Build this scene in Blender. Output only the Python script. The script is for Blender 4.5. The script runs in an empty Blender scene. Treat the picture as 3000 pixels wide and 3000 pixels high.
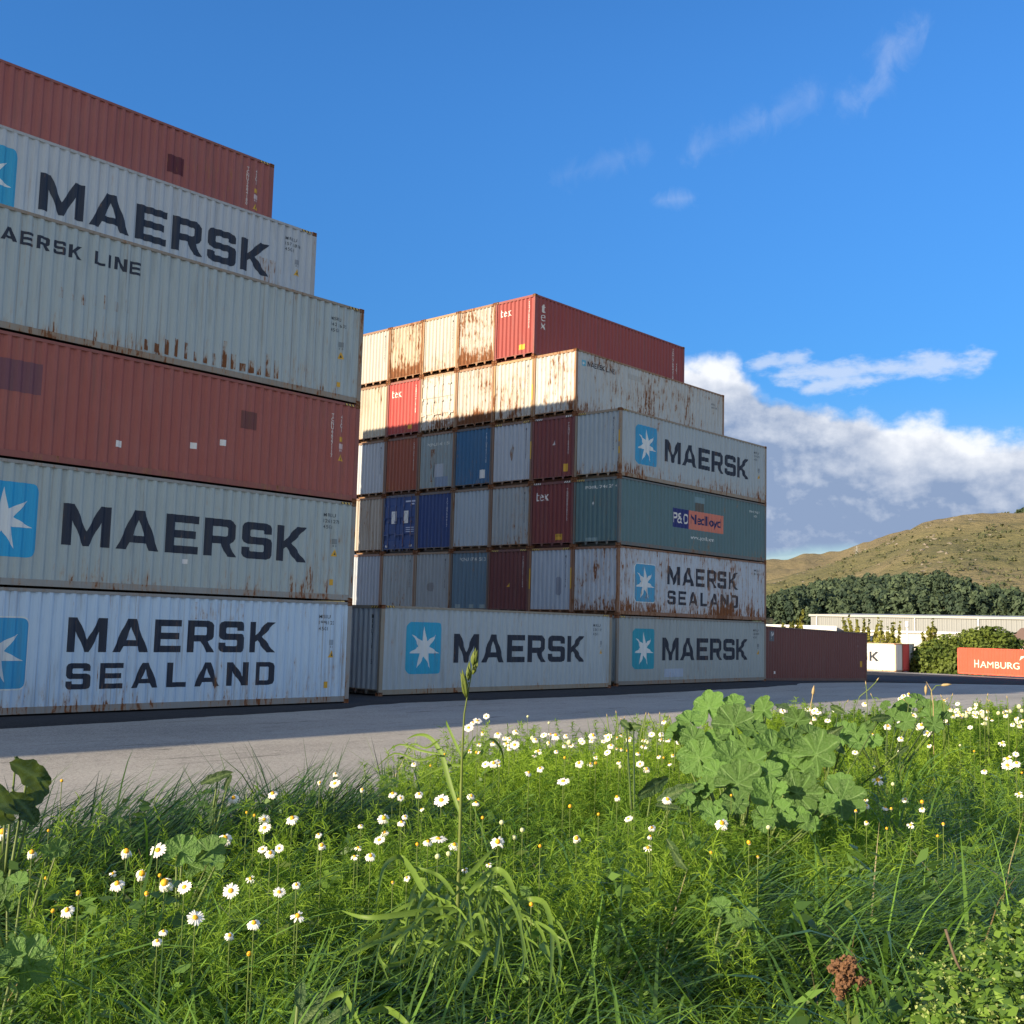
import bpy, bmesh, math, random
import numpy as np
from mathutils import Vector, Matrix, geometry
R = math.radians
C = bpy.context.scene.collection
scene = bpy.context.scene
random.seed(7)
rng = np.random.default_rng(11)

# ------------------------------------------------------------------ camera
F, YAW, PIT, ROL, CH = 3300.48, R(42.1313), R(5.84649), R(1.51374), 2.34035
fw = Vector((math.cos(YAW) * math.cos(PIT), math.sin(YAW) * math.cos(PIT), math.sin(PIT)))
_r = Vector((math.sin(YAW), -math.cos(YAW), 0)); _u = _r.cross(fw)
cr = math.cos(ROL) * _r + math.sin(ROL) * _u
cu = -math.sin(ROL) * _r + math.cos(ROL) * _u
cam = bpy.data.cameras.new("camera"); cam_o = bpy.data.objects.new("camera", cam); C.objects.link(cam_o)
cam.sensor_width = 36; cam.lens = 36 * F / 3000; cam.clip_start = 0.05; cam.clip_end = 9000
cam_o.matrix_world = Matrix(((cr.x, cu.x, -fw.x, 0), (cr.y, cu.y, -fw.y, 0), (cr.z, cu.z, -fw.z, CH), (0, 0, 0, 1)))
scene.camera = cam_o
scene.view_settings.view_transform = 'Standard'; scene.view_settings.look = 'None'
scene.view_settings.exposure = 0.95
scene.view_settings.gamma = 1
scene.cycles.max_bounces = 6
scene.cycles.transparent_max_bounces = 4
scene.cycles.use_denoising = True

# ------------------------------------------------------------------ node helpers
class NT:
    def __init__(s, tree): s.t = tree; s.n = tree.nodes; s.l = tree.links
    def put(s, sock, v):
        if isinstance(v, bpy.types.NodeSocket): s.l.new(v, sock)
        elif v is not None:
            try: sock.default_value = v
            except Exception: sock.default_value = (v, v, v) if len(sock.default_value) == 3 else (*v, 1)[:4]
    def node(s, kind, **ins):
        nd = s.n.new(kind)
        for k, v in ins.items(): setattr(nd, k, v)
        return nd
    def m(s, op, a, b=None, c=None, clamp=False):
        nd = s.n.new('ShaderNodeMath'); nd.operation = op; nd.use_clamp = clamp
        for i, v in enumerate((a, b, c)):
            if v is not None: s.put(nd.inputs[i], v)
        return nd.outputs[0]
    def vm(s, op, a, b=None):
        nd = s.n.new('ShaderNodeVectorMath'); nd.operation = op
        s.put(nd.inputs[0], a)
        if b is not None: s.put(nd.inputs[1], b)
        return nd.outputs[0]
    def ss(s, x, a, b):                      # smoothstep
        nd = s.n.new('ShaderNodeMapRange'); nd.interpolation_type = 'SMOOTHSTEP'
        s.put(nd.inputs['Value'], x); s.put(nd.inputs['From Min'], a); s.put(nd.inputs['From Max'], b)
        return nd.outputs[0]
    def noise(s, vec, scale, detail=4, rough=.55, dist=0):
        nd = s.n.new('ShaderNodeTexNoise'); s.put(nd.inputs['Vector'], vec)
        s.put(nd.inputs['Scale'], scale); nd.inputs['Detail'].default_value = detail
        nd.inputs['Roughness'].default_value = rough; nd.inputs['Distortion'].default_value = dist
        return nd.outputs[0]
    def mix(s, f, a, b):
        nd = s.n.new('ShaderNodeMix'); nd.data_type = 'RGBA'
        s.put(nd.inputs[0], f); s.put(nd.inputs[6], a if isinstance(a, bpy.types.NodeSocket) else (*a, 1)[:4])
        s.put(nd.inputs[7], b if isinstance(b, bpy.types.NodeSocket) else (*b, 1)[:4])
        return nd.outputs[2]
    def scalev(s, vec, k):
        nd = s.n.new('ShaderNodeVectorMath'); nd.operation = 'MULTIPLY'; s.put(nd.inputs[0], vec); nd.inputs[1].default_value = k
        return nd.outputs[0]
    def curve(s, x, pts, x0, x1, y0, y1):    # piecewise function through points
        t = s.m('DIVIDE', s.m('SUBTRACT', x, x0), x1 - x0, clamp=True)
        nd = s.n.new('ShaderNodeFloatCurve'); s.put(nd.inputs['Value'], t)
        cv = nd.mapping.curves[0]
        P = [((a - x0) / (x1 - x0), (b - y0) / (y1 - y0)) for a, b in pts]
        cv.points[0].location = P[0]; cv.points[1].location = P[-1]
        for q in P[1:-1]: cv.points.new(*q)
        nd.mapping.update()
        return s.m('ADD', s.m('MULTIPLY', nd.outputs[0], y1 - y0), y0)

# ------------------------------------------------------------------ sky and sun
SUN = Vector((-3.16, 0.579, 1.0)).normalized()
EL = math.asin(SUN.z)
sl = bpy.data.lights.new("sun", 'SUN'); sl.energy = 5.0; sl.angle = R(0.5); sl.color = (1.0, 0.82, 0.57)
so = bpy.data.objects.new("sun", sl); C.objects.link(so); so.rotation_euler = SUN.to_track_quat('Z', 'Y').to_euler()
so.location = (-60, 20, 60)

world = bpy.data.worlds.new("World"); scene.world = world; world.use_nodes = True
w = NT(world.node_tree); w.n.clear()
sky = w.node('ShaderNodeTexSky', sky_type='NISHITA', sun_disc=False)
sky.sun_elevation = EL; sky.sun_rotation = math.atan2(SUN.x, SUN.y)
sky.air_density = 1.0; sky.dust_density = 0.25; sky.ozone_density = 2.2; sky.altitude = 0
tc = w.node('ShaderNodeTexCoord')
sep = w.node('ShaderNodeSeparateXYZ'); w.l.new(tc.outputs['Generated'], sep.inputs[0])
az = w.m('DEGREES', w.m('ARCTAN2', sep.outputs[1], sep.outputs[0]))
el = w.m('DEGREES', w.m('ARCSINE', sep.outputs[2]))
cv = w.node('ShaderNodeCombineXYZ'); w.put(cv.inputs[0], az); w.put(cv.inputs[1], el); cvec = cv.outputs[0]
vdot = w.n.new('ShaderNodeVectorMath'); vdot.operation = 'DOT_PRODUCT'; w.l.new(tc.outputs['Generated'], vdot.inputs[0]); vdot.inputs[1].default_value = (.74, .66, .1)
wob = w.m('SUBTRACT', w.noise(w.scalev(cvec, (1, 1.25, 1)), .5, 9, .56), .5)
wob2 = w.m('SUBTRACT', w.noise(w.scalev(cvec, (1, 1.5, 1)), .25, 6, .6), .5)
elw = w.m('ADD', el, w.m('MULTIPLY', wob, 2.6))
top = w.curve(az, [(-180, 8.5), (0, 9.0), (14, 9.4), (17.5, 9.7), (20.0, 9.9), (21.3, 10.7), (23.5, 10.9), (25.2, 11.0), (27.5, 11.4), (29.2, 11.8), (30.6, 13.5), (32.2, 14.0), (34, 13.4), (38, 12.0), (60, 9.0), (180, 8.5)], -180, 180, 0, 20)
low = w.curve(az, [(-180, 3), (14, 3.2), (17.5, 3.4), (25, 4.3), (28, 4.0), (30, 3.8), (36, 3.7), (180, 3)], -180, 180, 0, 20)
below = w.m('SUBTRACT', top, elw)                                # degrees below the cloud's top edge
bank_c = w.m('MULTIPLY', w.ss(below, -.15, .85), w.ss(w.m('SUBTRACT', w.m('ADD', el, w.m('MULTIPLY', wob2, .8)), low), -.35, .35))
# soft thin parts between the heads
# scattered strips of cloud above the bank
def blob(a0, e0, a1, e1, rad, soft):
    dx, dy = a1 - a0, e1 - e0; L2 = dx * dx + dy * dy + 1e-9
    t = w.m('DIVIDE', w.m('ADD', w.m('MULTIPLY', w.m('SUBTRACT', az, a0), dx), w.m('MULTIPLY', w.m('SUBTRACT', el, e0), dy)), L2, clamp=True)
    px = w.m('SUBTRACT', az, w.m('ADD', w.m('MULTIPLY', t, dx), a0)); py = w.m('SUBTRACT', el, w.m('ADD', w.m('MULTIPLY', t, dy), e0))
    d = w.m('SQRT', w.m('ADD', w.m('POWER', w.m('MULTIPLY', px, .8), 2), w.m('POWER', py, 2)))
    return w.m('SUBTRACT', 1, w.m('DIVIDE', d, rad))
strip_n = w.noise(w.scalev(cvec, (.75, 1.6, 1)), .9, 7, .6)
def strip(v, k): return w.m('MULTIPLY', w.ss(w.m('ADD', v, w.m('MULTIPLY', w.m('SUBTRACT', strip_n, .52), 2.4)), .05, 1.0), k)
s1 = strip(blob(28.5, 12.8, 19.5, 13.0, .85, 1), .55)
s2 = strip(blob(27, 12.2, 24.5, 12.4, .7, 1), .55)
s2b = strip(blob(29.6, 13.3, 27.8, 13.5, .7, 1), .5)
cir_n = w.noise(w.scalev(cvec, (1, .8, 1)), .8, 6, .6, .6)
def cirrus(v, k): return w.m('MULTIPLY', w.ss(w.m('ADD', v, w.m('MULTIPLY', w.m('SUBTRACT', cir_n, .55), 2.6)), 0, 1.5), k)
c1 = cirrus(blob(24.9, 25.2, 22.3, 27.9, 1.2, 1), .18)
c2 = cirrus(blob(33, 23.6, 27.3, 25.7, 1.1, 1), .11)
c3 = cirrus(blob(34.8, 21.3, 33.3, 21.4, .7, 1), .20)
c4 = cirrus(blob(40, 22.5, 36, 23.6, .9, 1), .08)
mask = bank_c
for q in (s1, s2, s2b, c1, c2, c3, c4): mask = w.m('MAXIMUM', mask, q)
behind = w.ss(w.m('ADD', w.noise(tc.outputs['Generated'], 2.2, 6, .6), w.m('MULTIPLY', w.m('SUBTRACT', 0, vdot.outputs['Value']), .16)), .47, .60)  # unseen cloud behind the camera, added to brighten the shaded container fronts
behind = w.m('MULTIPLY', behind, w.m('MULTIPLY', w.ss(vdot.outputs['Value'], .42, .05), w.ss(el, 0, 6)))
# light falls on the heads; the flat base is in its own shade
headn = w.noise(w.scalev(cvec, (1, 1.3, 1)), .36, 6, .52)
head = w.curve(az, [(-180, .3), (12, .5), (17.0, .55), (20, .85), (22.0, 1.0), (24, .75), (25.5, .3), (28.5, .12), (30.0, .35), (31, .8), (33, .8), (36, .4), (180, .3)], -180, 180, 0, 1)
depth = w.ss(below, .2, 4.2)
b = w.m('ADD', w.m('MULTIPLY', w.m('SUBTRACT', 1, depth), w.m('ADD', .28, w.m('MULTIPLY', head, .95))), w.m('MULTIPLY', w.m('SUBTRACT', headn, .5), .95))
relief = w.m('SUBTRACT', w.noise(w.scalev(w.vm('ADD', cvec, (.25, -.35, 0)), (1, 1.25, 1)), .5, 9, .56), w.m('ADD', wob, .5))
b = w.m('ADD', b, w.m('MULTIPLY', relief, 1.5))
b = w.m('MAXIMUM', w.m('MINIMUM', b, 1), 0)
iscloud = w.ss(bank_c, 0, .3)
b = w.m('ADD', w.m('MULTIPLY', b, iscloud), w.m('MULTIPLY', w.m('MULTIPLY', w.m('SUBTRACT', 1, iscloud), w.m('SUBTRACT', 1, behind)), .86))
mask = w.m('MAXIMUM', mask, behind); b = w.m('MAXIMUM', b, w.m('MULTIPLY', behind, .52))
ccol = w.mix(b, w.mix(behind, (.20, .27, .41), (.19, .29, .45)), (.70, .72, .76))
bg1 = w.node('ShaderNodeBackground'); bg2 = w.node('ShaderNodeBackground'); mx = w.node('ShaderNodeMixShader'); out = w.node('ShaderNodeOutputWorld')
clear = w.m('ADD', .40, w.m('MULTIPLY', w.ss(vdot.outputs['Value'], -.2, .75), .60))        # clearest air away from the sun
deep = w.n.new('ShaderNodeMix'); deep.data_type = 'RGBA'; deep.blend_type = 'MULTIPLY'; w.put(deep.inputs[0], clear)
w.l.new(sky.outputs[0], deep.inputs[6]); thin = w.n.new('ShaderNodeVectorMath'); thin.operation = 'SCALE'; w.put(thin.inputs[0], w.mix(w.ss(el, 2, 13), (.80, .86, .98), (.32, .745, 1.19))); w.put(thin.inputs['Scale'], w.m('ADD', .58, w.m('MULTIPLY', w.ss(el, 1, 30), .42))); w.l.new(thin.outputs[0], deep.inputs[7])
w.l.new(deep.outputs[2], bg1.inputs[0]); bg1.inputs[1].default_value = 0.10
w.l.new(ccol, bg2.inputs[0]); bg2.inputs[1].default_value = 0.72
w.put(mx.inputs[0], mask); w.l.new(bg1.outputs[0], mx.inputs[1]); w.l.new(bg2.outputs[0], mx.inputs[2]); w.l.new(mx.outputs[0], out.inputs[0])

# ------------------------------------------------------------------ object helpers
def link(name, me, parent=None, mat=None):
    o = bpy.data.objects.new(name, me); C.objects.link(o)
    if mat is not None and me is not None and not me.materials: me.materials.append(mat)
    if parent is not None: o.parent = parent
    return o
def tag(o, label=None, cat=None, group=None, kind=None):
    if label: o['label'] = label
    if cat: o['category'] = cat
    if group: o['group'] = group
    if kind: o['kind'] = kind
    return o
def thing(name, label, cat, loc=(0, 0, 0), rz=0, group=None):
    o = bpy.data.objects.new(name, None); C.objects.link(o); o.location = loc; o.rotation_euler = (0, 0, rz)
    o.empty_display_size = .2
    return tag(o, label, cat, group)
class MB:                                                   # collects simple shapes into one mesh
    def __init__(s): s.v = []; s.f = []
    def box(s, x0, x1, y0, y1, z0, z1):
        b = len(s.v); s.v += [(x, y, z) for x in (x0, x1) for y in (y0, y1) for z in (z0, z1)]
        s.f += [tuple(b + i for i in q) for q in ((0, 1, 3, 2), (4, 6, 7, 5), (0, 4, 5, 1), (2, 3, 7, 6), (0, 2, 6, 4), (1, 5, 7, 3))]; return s
    def poly(s, pts): b = len(s.v); s.v += [tuple(p) for p in pts]; s.f.append(tuple(range(b, b + len(pts)))); return s
    def tube(s, pts, rad, n=6, cap=True):
        b = len(s.v); pts = [Vector(p) for p in pts]; k = len(pts)
        rad = rad if isinstance(rad, (list, tuple)) else [rad] * k
        for i, p in enumerate(pts):
            t = (pts[min(i + 1, k - 1)] - pts[max(i - 1, 0)]).normalized()
            a = t.orthogonal().normalized() if abs(t.z) > .95 else t.cross(Vector((0, 0, 1))).normalized(); c = t.cross(a)
            s.v += [tuple(p + rad[i] * (math.cos(2 * math.pi * j / n) * a + math.sin(2 * math.pi * j / n) * c)) for j in range(n)]
        for i in range(k - 1):
            for j in range(n): s.f.append((b + i * n + j, b + i * n + (j + 1) % n, b + (i + 1) * n + (j + 1) % n, b + (i + 1) * n + j))
        if cap: s.f.append(tuple(b + j for j in reversed(range(n)))); s.f.append(tuple(b + (k - 1) * n + j for j in range(n)))
        return s
    def mesh(s, name, mat=None, smooth=False):
        me = bpy.data.meshes.new(name); me.from_pydata(s.v, [], s.f)
        if mat is not None: me.materials.append(mat)
        if smooth: me.polygons.foreach_set('use_smooth', [True] * len(me.polygons))
        me.update(); return me
def np_mesh(name, V, Fq, mat, attrs=None, smooth=False):     # fast mesh from arrays: quads (or triangles) of one size
    me = bpy.data.meshes.new(name); V = np.asarray(V, np.float32); Fq = np.asarray(Fq, np.int32); k = Fq.shape[1]
    me.vertices.add(len(V)); me.vertices.foreach_set('co', V.ravel())
    me.loops.add(Fq.size); me.loops.foreach_set('vertex_index', Fq.ravel())
    me.polygons.add(len(Fq)); me.polygons.foreach_set('loop_start', np.arange(0, Fq.size, k, dtype=np.int32))
    try: me.polygons.foreach_set('loop_total', np.full(len(Fq), k, np.int32))
    except Exception: pass
    if smooth: me.polygons.foreach_set('use_smooth', np.ones(len(Fq), bool))
    for nm, a in (attrs or {}).items():
        at = me.attributes.new(nm, 'FLOAT', 'POINT'); at.data.foreach_set('value', np.asarray(a, np.float32))
    me.materials.append(mat); me.update(calc_edges=True); me.validate(); return me
def ray(u, v):
    return (fw * F + cr * (u - 1500) - cu * (v - 1500)).normalized()
def at_z(u, v, z):
    d = ray(u, v); return Vector((0, 0, CH)) + d * ((z - CH) / d.z)
def at_d(u, v, d): return Vector((0, 0, CH)) + ray(u, v) * d
def pol(azd, dist, z): return Vector((dist * math.cos(R(azd)), dist * math.sin(R(azd)), z))

# value noise on arrays
def vnoise(x, y, seed=0):
    xi = np.floor(x).astype(np.int64); yi = np.floor(y).astype(np.int64); xf = x - xi; yf = y - yi
    def h(a, b):
        n = (a * 374761393 + b * 668265263 + seed * 1442695041) & 0x7fffffff
        n = ((n ^ (n >> 13)) * 1274126177) & 0x7fffffff
        return ((n ^ (n >> 16)) & 0xffff) / 65535.0
    s = xf * xf * (3 - 2 * xf); t = yf * yf * (3 - 2 * yf)
    return (h(xi, yi) * (1 - s) + h(xi + 1, yi) * s) * (1 - t) + (h(xi, yi + 1) * (1 - s) + h(xi + 1, yi + 1) * s) * t
def fbm(x, y, o=4, seed=0):
    a, k, t = 0, .5, 0
    for i in range(o): a = a + k * vnoise(x * 2 ** i + 17.3 * i, y * 2 ** i - 9.1 * i, seed + i); t += k; k *= .5
    return a / t

# ------------------------------------------------------------------ materials
def new_mat(name):
    m = bpy.data.materials.new(name); m.use_nodes = True; n = NT(m.node_tree)
    return m, n, n.n['Principled BSDF']
def plain(name, col, rough=.6, var=.12, scale=3.0, metallic=0):
    m, n, p = new_mat(name); tcn = n.node('ShaderNodeTexCoord')
    nz = n.noise(tcn.outputs['Object'], scale, 5, .6)
    c = n.mix(nz, tuple(x * (1 - var) for x in col), tuple(min(1, x * (1 + var)) for x in col))
    n.l.new(c, p.inputs['Base Color']); p.inputs['Roughness'].default_value = rough; p.inputs['Metallic'].default_value = metallic
    return m
# weathered paint as a node group
g = bpy.data.node_groups.new('weathered_paint', 'ShaderNodeTree')
for nm, ty, df in (('Color', 'NodeSocketColor', (.5, .5, .5, 1)), ('Rust', 'NodeSocketFloat', .3), ('Low', 'NodeSocketFloat', .3), ('Streak', 'NodeSocketFloat', .3), ('Chalk', 'NodeSocketFloat', .3)):
    s_ = g.interface.new_socket(nm, in_out='INPUT', socket_type=ty); s_.default_value = df
g.interface.new_socket('Shader', in_out='OUTPUT', socket_type='NodeSocketShader')
n = NT(g); gi = n.node('NodeGroupInput'); go = n.node('NodeGroupOutput'); gin = gi.outputs
tcn = n.node('ShaderNodeTexCoord'); oi = n.node('ShaderNodeObjectInfo')
seed = n.scalev(oi.outputs['Location'], (1.713, 2.377, 3.119))
pos = tcn.outputs['Object']; sp = n.node('ShaderNodeSeparateXYZ'); n.l.new(pos, sp.inputs[0])
vec = n.vm('ADD', pos, seed)
spots = n.noise(n.scalev(vec, (1.25, 1.25, .55)), 3.2, 9, .70)
fine = n.noise(n.scalev(vec, (1.2, 1.2, .3)), 12, 5, .6)
streak = n.noise(n.scalev(vec, (12, 12, .7)), 1, 5, .65)
patchy = n.noise(n.scalev(vec, (1, 1, .8)), .55, 4, .5)
zlow = n.ss(sp.outputs[2], 1.15, .15)
f1 = n.m('ADD', n.m('MULTIPLY', spots, .36), n.m('ADD', n.m('MULTIPLY', streak, .36), n.m('MULTIPLY', fine, .28)))
f1 = n.m('ADD', f1, n.m('MULTIPLY', n.m('SUBTRACT', patchy, .5), .28))
amt = n.m('ADD', n.m('MULTIPLY', gin['Rust'], .20), n.m('MULTIPLY', n.m('MULTIPLY', gin['Low'], zlow), .19))
rmask = n.ss(n.m('ADD', f1, amt), .655, .70)
halo = n.ss(n.m('ADD', f1, amt), .575, .72)
# long runs of rust water
run = n.noise(n.scalev(vec, (16, 16, .16)), 1, 3, .55)
runm = n.m('MULTIPLY', n.ss(n.m('ADD', run, n.m('MULTIPLY', n.m('SUBTRACT', patchy, .5), .3)), .555, .70), gin['Streak'])
chalk = n.noise(n.scalev(vec, (2.2, 2.2, .7)), 1, 5, .6)
base = n.mix(n.m('MULTIPLY', chalk, gin['Chalk']), gin['Color'], n.mix(.5, gin['Color'], (.62, .62, .60)))
grime = n.noise(n.scalev(vec, (5, 5, .5)), 1, 4, .6)
base = n.mix(n.m('MULTIPLY', n.ss(grime, .5, .8), .32), base, (.10, .095, .085))
base = n.mix(n.m('MULTIPLY', halo, .55), base, (.38, .21, .09))
base = n.mix(n.m('MULTIPLY', runm, .8), base, (.17, .105, .06))
rc = n.mix(n.noise(vec, 9, 6, .7), (.05, .022, .014), (.30, .115, .04))
base = n.mix(rmask, base, rc)
bs = n.node('ShaderNodeBsdfPrincipled'); n.l.new(base, bs.inputs['Base Color'])
n.put(bs.inputs['Roughness'], n.m('ADD', .52, n.m('MULTIPLY', halo, .3))); bs.inputs['Specular IOR Level'].default_value = .35
bp = n.node('ShaderNodeBump'); bp.inputs['Strength'].default_value = .35; bp.inputs['Distance'].default_value = .02
dents = n.m('ADD', n.m('MULTIPLY', n.noise(vec, 1.3, 3, .5), 2.4), n.m('MULTIPLY', rmask, -.12))
n.l.new(dents, bp.inputs['Height']); n.l.new(bp.outputs[0], bs.inputs['Normal']); n.l.new(bs.outputs[0], go.inputs[0])
_paint = {}
def paint(col, rust=.2, low=.3, streak=.3, chalk=.3):
    k = (tuple(col), rust, low, streak, chalk)
    if k not in _paint:
        m = bpy.data.materials.new('container_paint'); m.use_nodes = True; t = m.node_tree; t.nodes.remove(t.nodes['Principled BSDF'])
        gn = t.nodes.new('ShaderNodeGroup'); gn.node_tree = g
        gn.inputs['Color'].default_value = (*col, 1)
        for a, b_ in (('Rust', rust), ('Low', low), ('Streak', streak), ('Chalk', chalk)): gn.inputs[a].default_value = b_
        t.links.new(gn.outputs[0], t.nodes['Material Output'].inputs[0]); _paint[k] = m
    return _paint[k]
def stripes_mat(c1, c2):
    m, n, p = new_mat('hazard_stripes'); tcn = n.node('ShaderNodeTexCoord'); s = n.node('ShaderNodeSeparateXYZ'); n.l.new(tcn.outputs['Object'], s.inputs[0])
    d = n.m('FRACT', n.m('MULTIPLY', n.m('ADD', n.m('ADD', s.outputs[0], s.outputs[1]), n.m('MULTIPLY', s.outputs[2], .7)), 8.5))
    n.l.new(n.mix(n.m('GREATER_THAN', d, .5), c1, c2), p.inputs['Base Color']); p.inputs['Roughness'].default_value = .6; return m
HAZ = stripes_mat((.62, .43, .10), (.03, .03, .03)); HAZW = stripes_mat((.75, .72, .66), (.05, .035, .03))
SIGN_Y = plain('yellow_sticker', (.62, .36, .03), .5, .15, 30)
SIGN_W = plain('white_sticker', (.72, .72, .70), .5, .1, 20)
UNDER = plain('underside_black', (.025, .023, .022), .85, .3)

# ------------------------------------------------------------------ ground, road, yard
def ground_z(x, y): return np.where(x > 47, -.018 * (np.minimum(x, 190) - 47), 0.0) + np.where(x < -60, 0, 0)
def sheet(name, xs, ys, zoff, mat, edge=None):
    xs = np.asarray(xs, float); ys = np.asarray(ys, float); X, Y = np.meshgrid(xs, ys, indexing='ij')
    Z = ground_z(X, Y) + zoff
    V = np.stack([X, Y, Z], -1).reshape(-1, 3); a, b_ = len(xs), len(ys)
    i = np.arange(a - 1)[:, None] * b_ + np.arange(b_ - 1)[None, :]
    Fq = np.stack([i, i + b_, i + b_ + 1, i + 1], -1).reshape(-1, 4)
    return tag(link(name, np_mesh(name, V, Fq, mat, smooth=True)), kind='structure')
def mat_asphalt(name, c0, c1, marks):
    m, n, p = new_mat(name); tcn = n.node('ShaderNodeTexCoord'); o = tcn.outputs['Object']
    big = n.noise(n.scalev(o, (.25, .7, 1)), .5, 5, .6); mid = n.noise(o, 2.5, 5, .65); grit = n.noise(o, 38, 3, .7); vor = n.node('ShaderNodeTexVoronoi'); n.put(vor.inputs['Vector'], o); vor.inputs['Scale'].default_value = 55
    k = n.m('ADD', n.m('MULTIPLY', big, .35), n.m('ADD', n.m('MULTIPLY', mid, .2), n.m('ADD', n.m('MULTIPLY', grit, .3), n.m('MULTIPLY', vor.outputs['Distance'], .25))))
    k = n.m('ADD', k, n.m('MULTIPLY', n.m('SUBTRACT', n.noise(o, 15, 3, .75), .5), .55)); c = n.mix(n.ss(k, .27, .73), c0, c1)
    if marks:
        tr = n.noise(n.scalev(o, (.22, 2.6, 1)), 1.0, 6, .7, .3); tr2 = n.noise(n.scalev(o, (2.2, 9, 1)), 1, 4, .7)
        c = n.mix(n.m('MULTIPLY', n.ss(n.m('ADD', tr, n.m('MULTIPLY', tr2, .22)),   .70, .78), .7), c, tuple(q * .3 for q in c0))
    n.l.new(c, p.inputs['Base Color']); p.inputs['Roughness'].default_value = .92; p.inputs['Specular IOR Level'].default_value = .2
    bp = n.node('ShaderNodeBump'); bp.inputs['Strength'].default_value = .5; bp.inputs['Distance'].default_value = .012
    n.l.new(n.m('ADD', grit, vor.outputs['Distance']), bp.inputs['Height']); n.l.new(bp.outputs[0], p.inputs['Normal']); return m
M_ROAD = mat_asphalt('asphalt_old', (.17, .162, .152), (.45, .43, .395), True)
M_PAD = mat_asphalt('asphalt_dark', (.022, .024, .028), (.045, .046, .05), False)
m, n, p = new_mat('far_ground'); tcn = n.node('ShaderNodeTexCoord')
n.l.new(n.mix(n.noise(tcn.outputs['Object'], .05, 6, .65), (.05, .07, .025), (.16, .14, .08)), p.inputs['Base Color']); p.inputs['Roughness'].default_value = 1
M_FAR = m
sheet('ground', np.r_[-3000, -800, -200, np.arange(-60, 47, 20), np.linspace(47, 190, 12), 300, 800, 3200], np.r_[-3000, -600, -100, np.linspace(-20, 120, 8), 300, 800, 3200], -.02, M_FAR)
sheet('road', np.r_[np.linspace(-80, 47, 20), np.linspace(51, 150, 12)], np.linspace(4.2, 60, 12), 0.0, M_ROAD)
# the container pad: newer black asphalt with a ragged edge, 5 cm proud of the road
edge = [(-80, 21.5), (-40, 22.2), (0, 22.9), (10.4, 23.42), (14.7, 23.8), (20.4, 24.35), (21.8, 25.1), (24, 25.35), (28, 25.0), (33, 24.85), (40, 25.1), (45.2, 25.4), (50, 26.5), (53, 27.9), (57, 28.5), (63, 28.8), (70, 27.0), (79, 25.2), (90, 22.5), (104, 19.0)]
ex = np.r_[np.arange(-80, 104, .22)]; ey = np.interp(ex, [e[0] for e in edge], [e[1] for e in edge]) + (fbm(ex * .9, ex * 0, 4, 3) - .5) * .22 + (fbm(ex * 4, ex * 0 + 5, 3, 9) - .5) * .08
ez = ground_z(ex, ey)
rows_ = [np.stack([ex, ey - .06, ez - .015], 1), np.stack([ex, ey, ez + .055], 1), np.stack([ex, ey * 0 + np.maximum(ey + 1.0, 32), ez + .055], 1), np.stack([ex, ey * 0 + 90, ez + .055], 1)]
V = np.concatenate(rows_); nE = len(ex)
Fq = np.concatenate([np.stack([np.arange(nE - 1) + k * nE, np.arange(1, nE) + k * nE, np.arange(1, nE) + (k + 1) * nE, np.arange(nE - 1) + (k + 1) * nE], 1) for k in range(3)])
tag(link('yard_pavement', np_mesh('yard_pavement', V, Fq, M_PAD)), kind='structure')

# ------------------------------------------------------------------ containers
LX, WY, HC, HS = 12.192, 2.438, 2.896, 2.591
def profile(p0, p1, pitch, depth):                          # corrugation: list of (s, inset)
    nn = max(1, round((p1 - p0) / pitch)); pt = (p1 - p0) / nn; out = [(p0, 0.0)]
    for i in range(nn):
        a = p0 + i * pt
        out += [(a + pt * .13, 0.0), (a + pt * .37, depth), (a + pt * .63, depth), (a + pt * .87, 0.0)]
    out.append((p1, 0.0)); return out
def inset(prof, s): return float(np.interp(s, [q[0] for q in prof], [q[1] for q in prof]))
PZ0, POST = .20, .15
SIDE = {LX: profile(POST, LX - POST, .279, .045), 6.058: profile(POST, 6.058 - POST, .279, .036)}
ENDP = profile(.12, WY - .12, .245, .058)
_mesh = {}
def cached(key, fn):
    if key not in _mesh: _mesh[key] = fn()
    return _mesh[key]
def frame_mesh(L, H, mat):
    b = MB(); e = .004
    for x0, x1 in ((0, POST), (L - POST, L)):
        for y0, y1 in ((0, .10), (WY - .10, WY)): b.box(x0, x1, y0 + e, y1 - e, .12, H - .12)
    for y0, y1 in ((.012, .075), (WY - .075, WY - .012)):
        b.box(POST, L - POST, y0, y1, .045, PZ0)                        # bottom side rail
        b.box(POST, L - POST, y0 - .010, y1 + .010, .045, .062)         # its lower flange
        b.box(POST, L - POST, y0 - .004, y1, H - .085, H - .012)        # top side rail
    for x0, x1 in ((.03, .12), (L - .12, L - .03)):
        b.box(x0, x1, .10, WY - .10, H - .12, H - .012)                 # end headers
    for x0, x1 in ((.30, .40), (L - .12, L - .03)): b.box(x0, x1, .10, WY - .10, .03, .16)
    for y in (.62, .66 + .5, 1.75):                                    # gussets below the end wall
        b.poly([(.022, y - .09, PZ0), (.022, y + .09, PZ0), (.022, y + .02, .05), (.022, y - .02, .05)])
    b.box(.012, .05, .10, WY - .10, PZ0 - .02, PZ0 + .012)
    return b.mesh('frame', mat)
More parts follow.
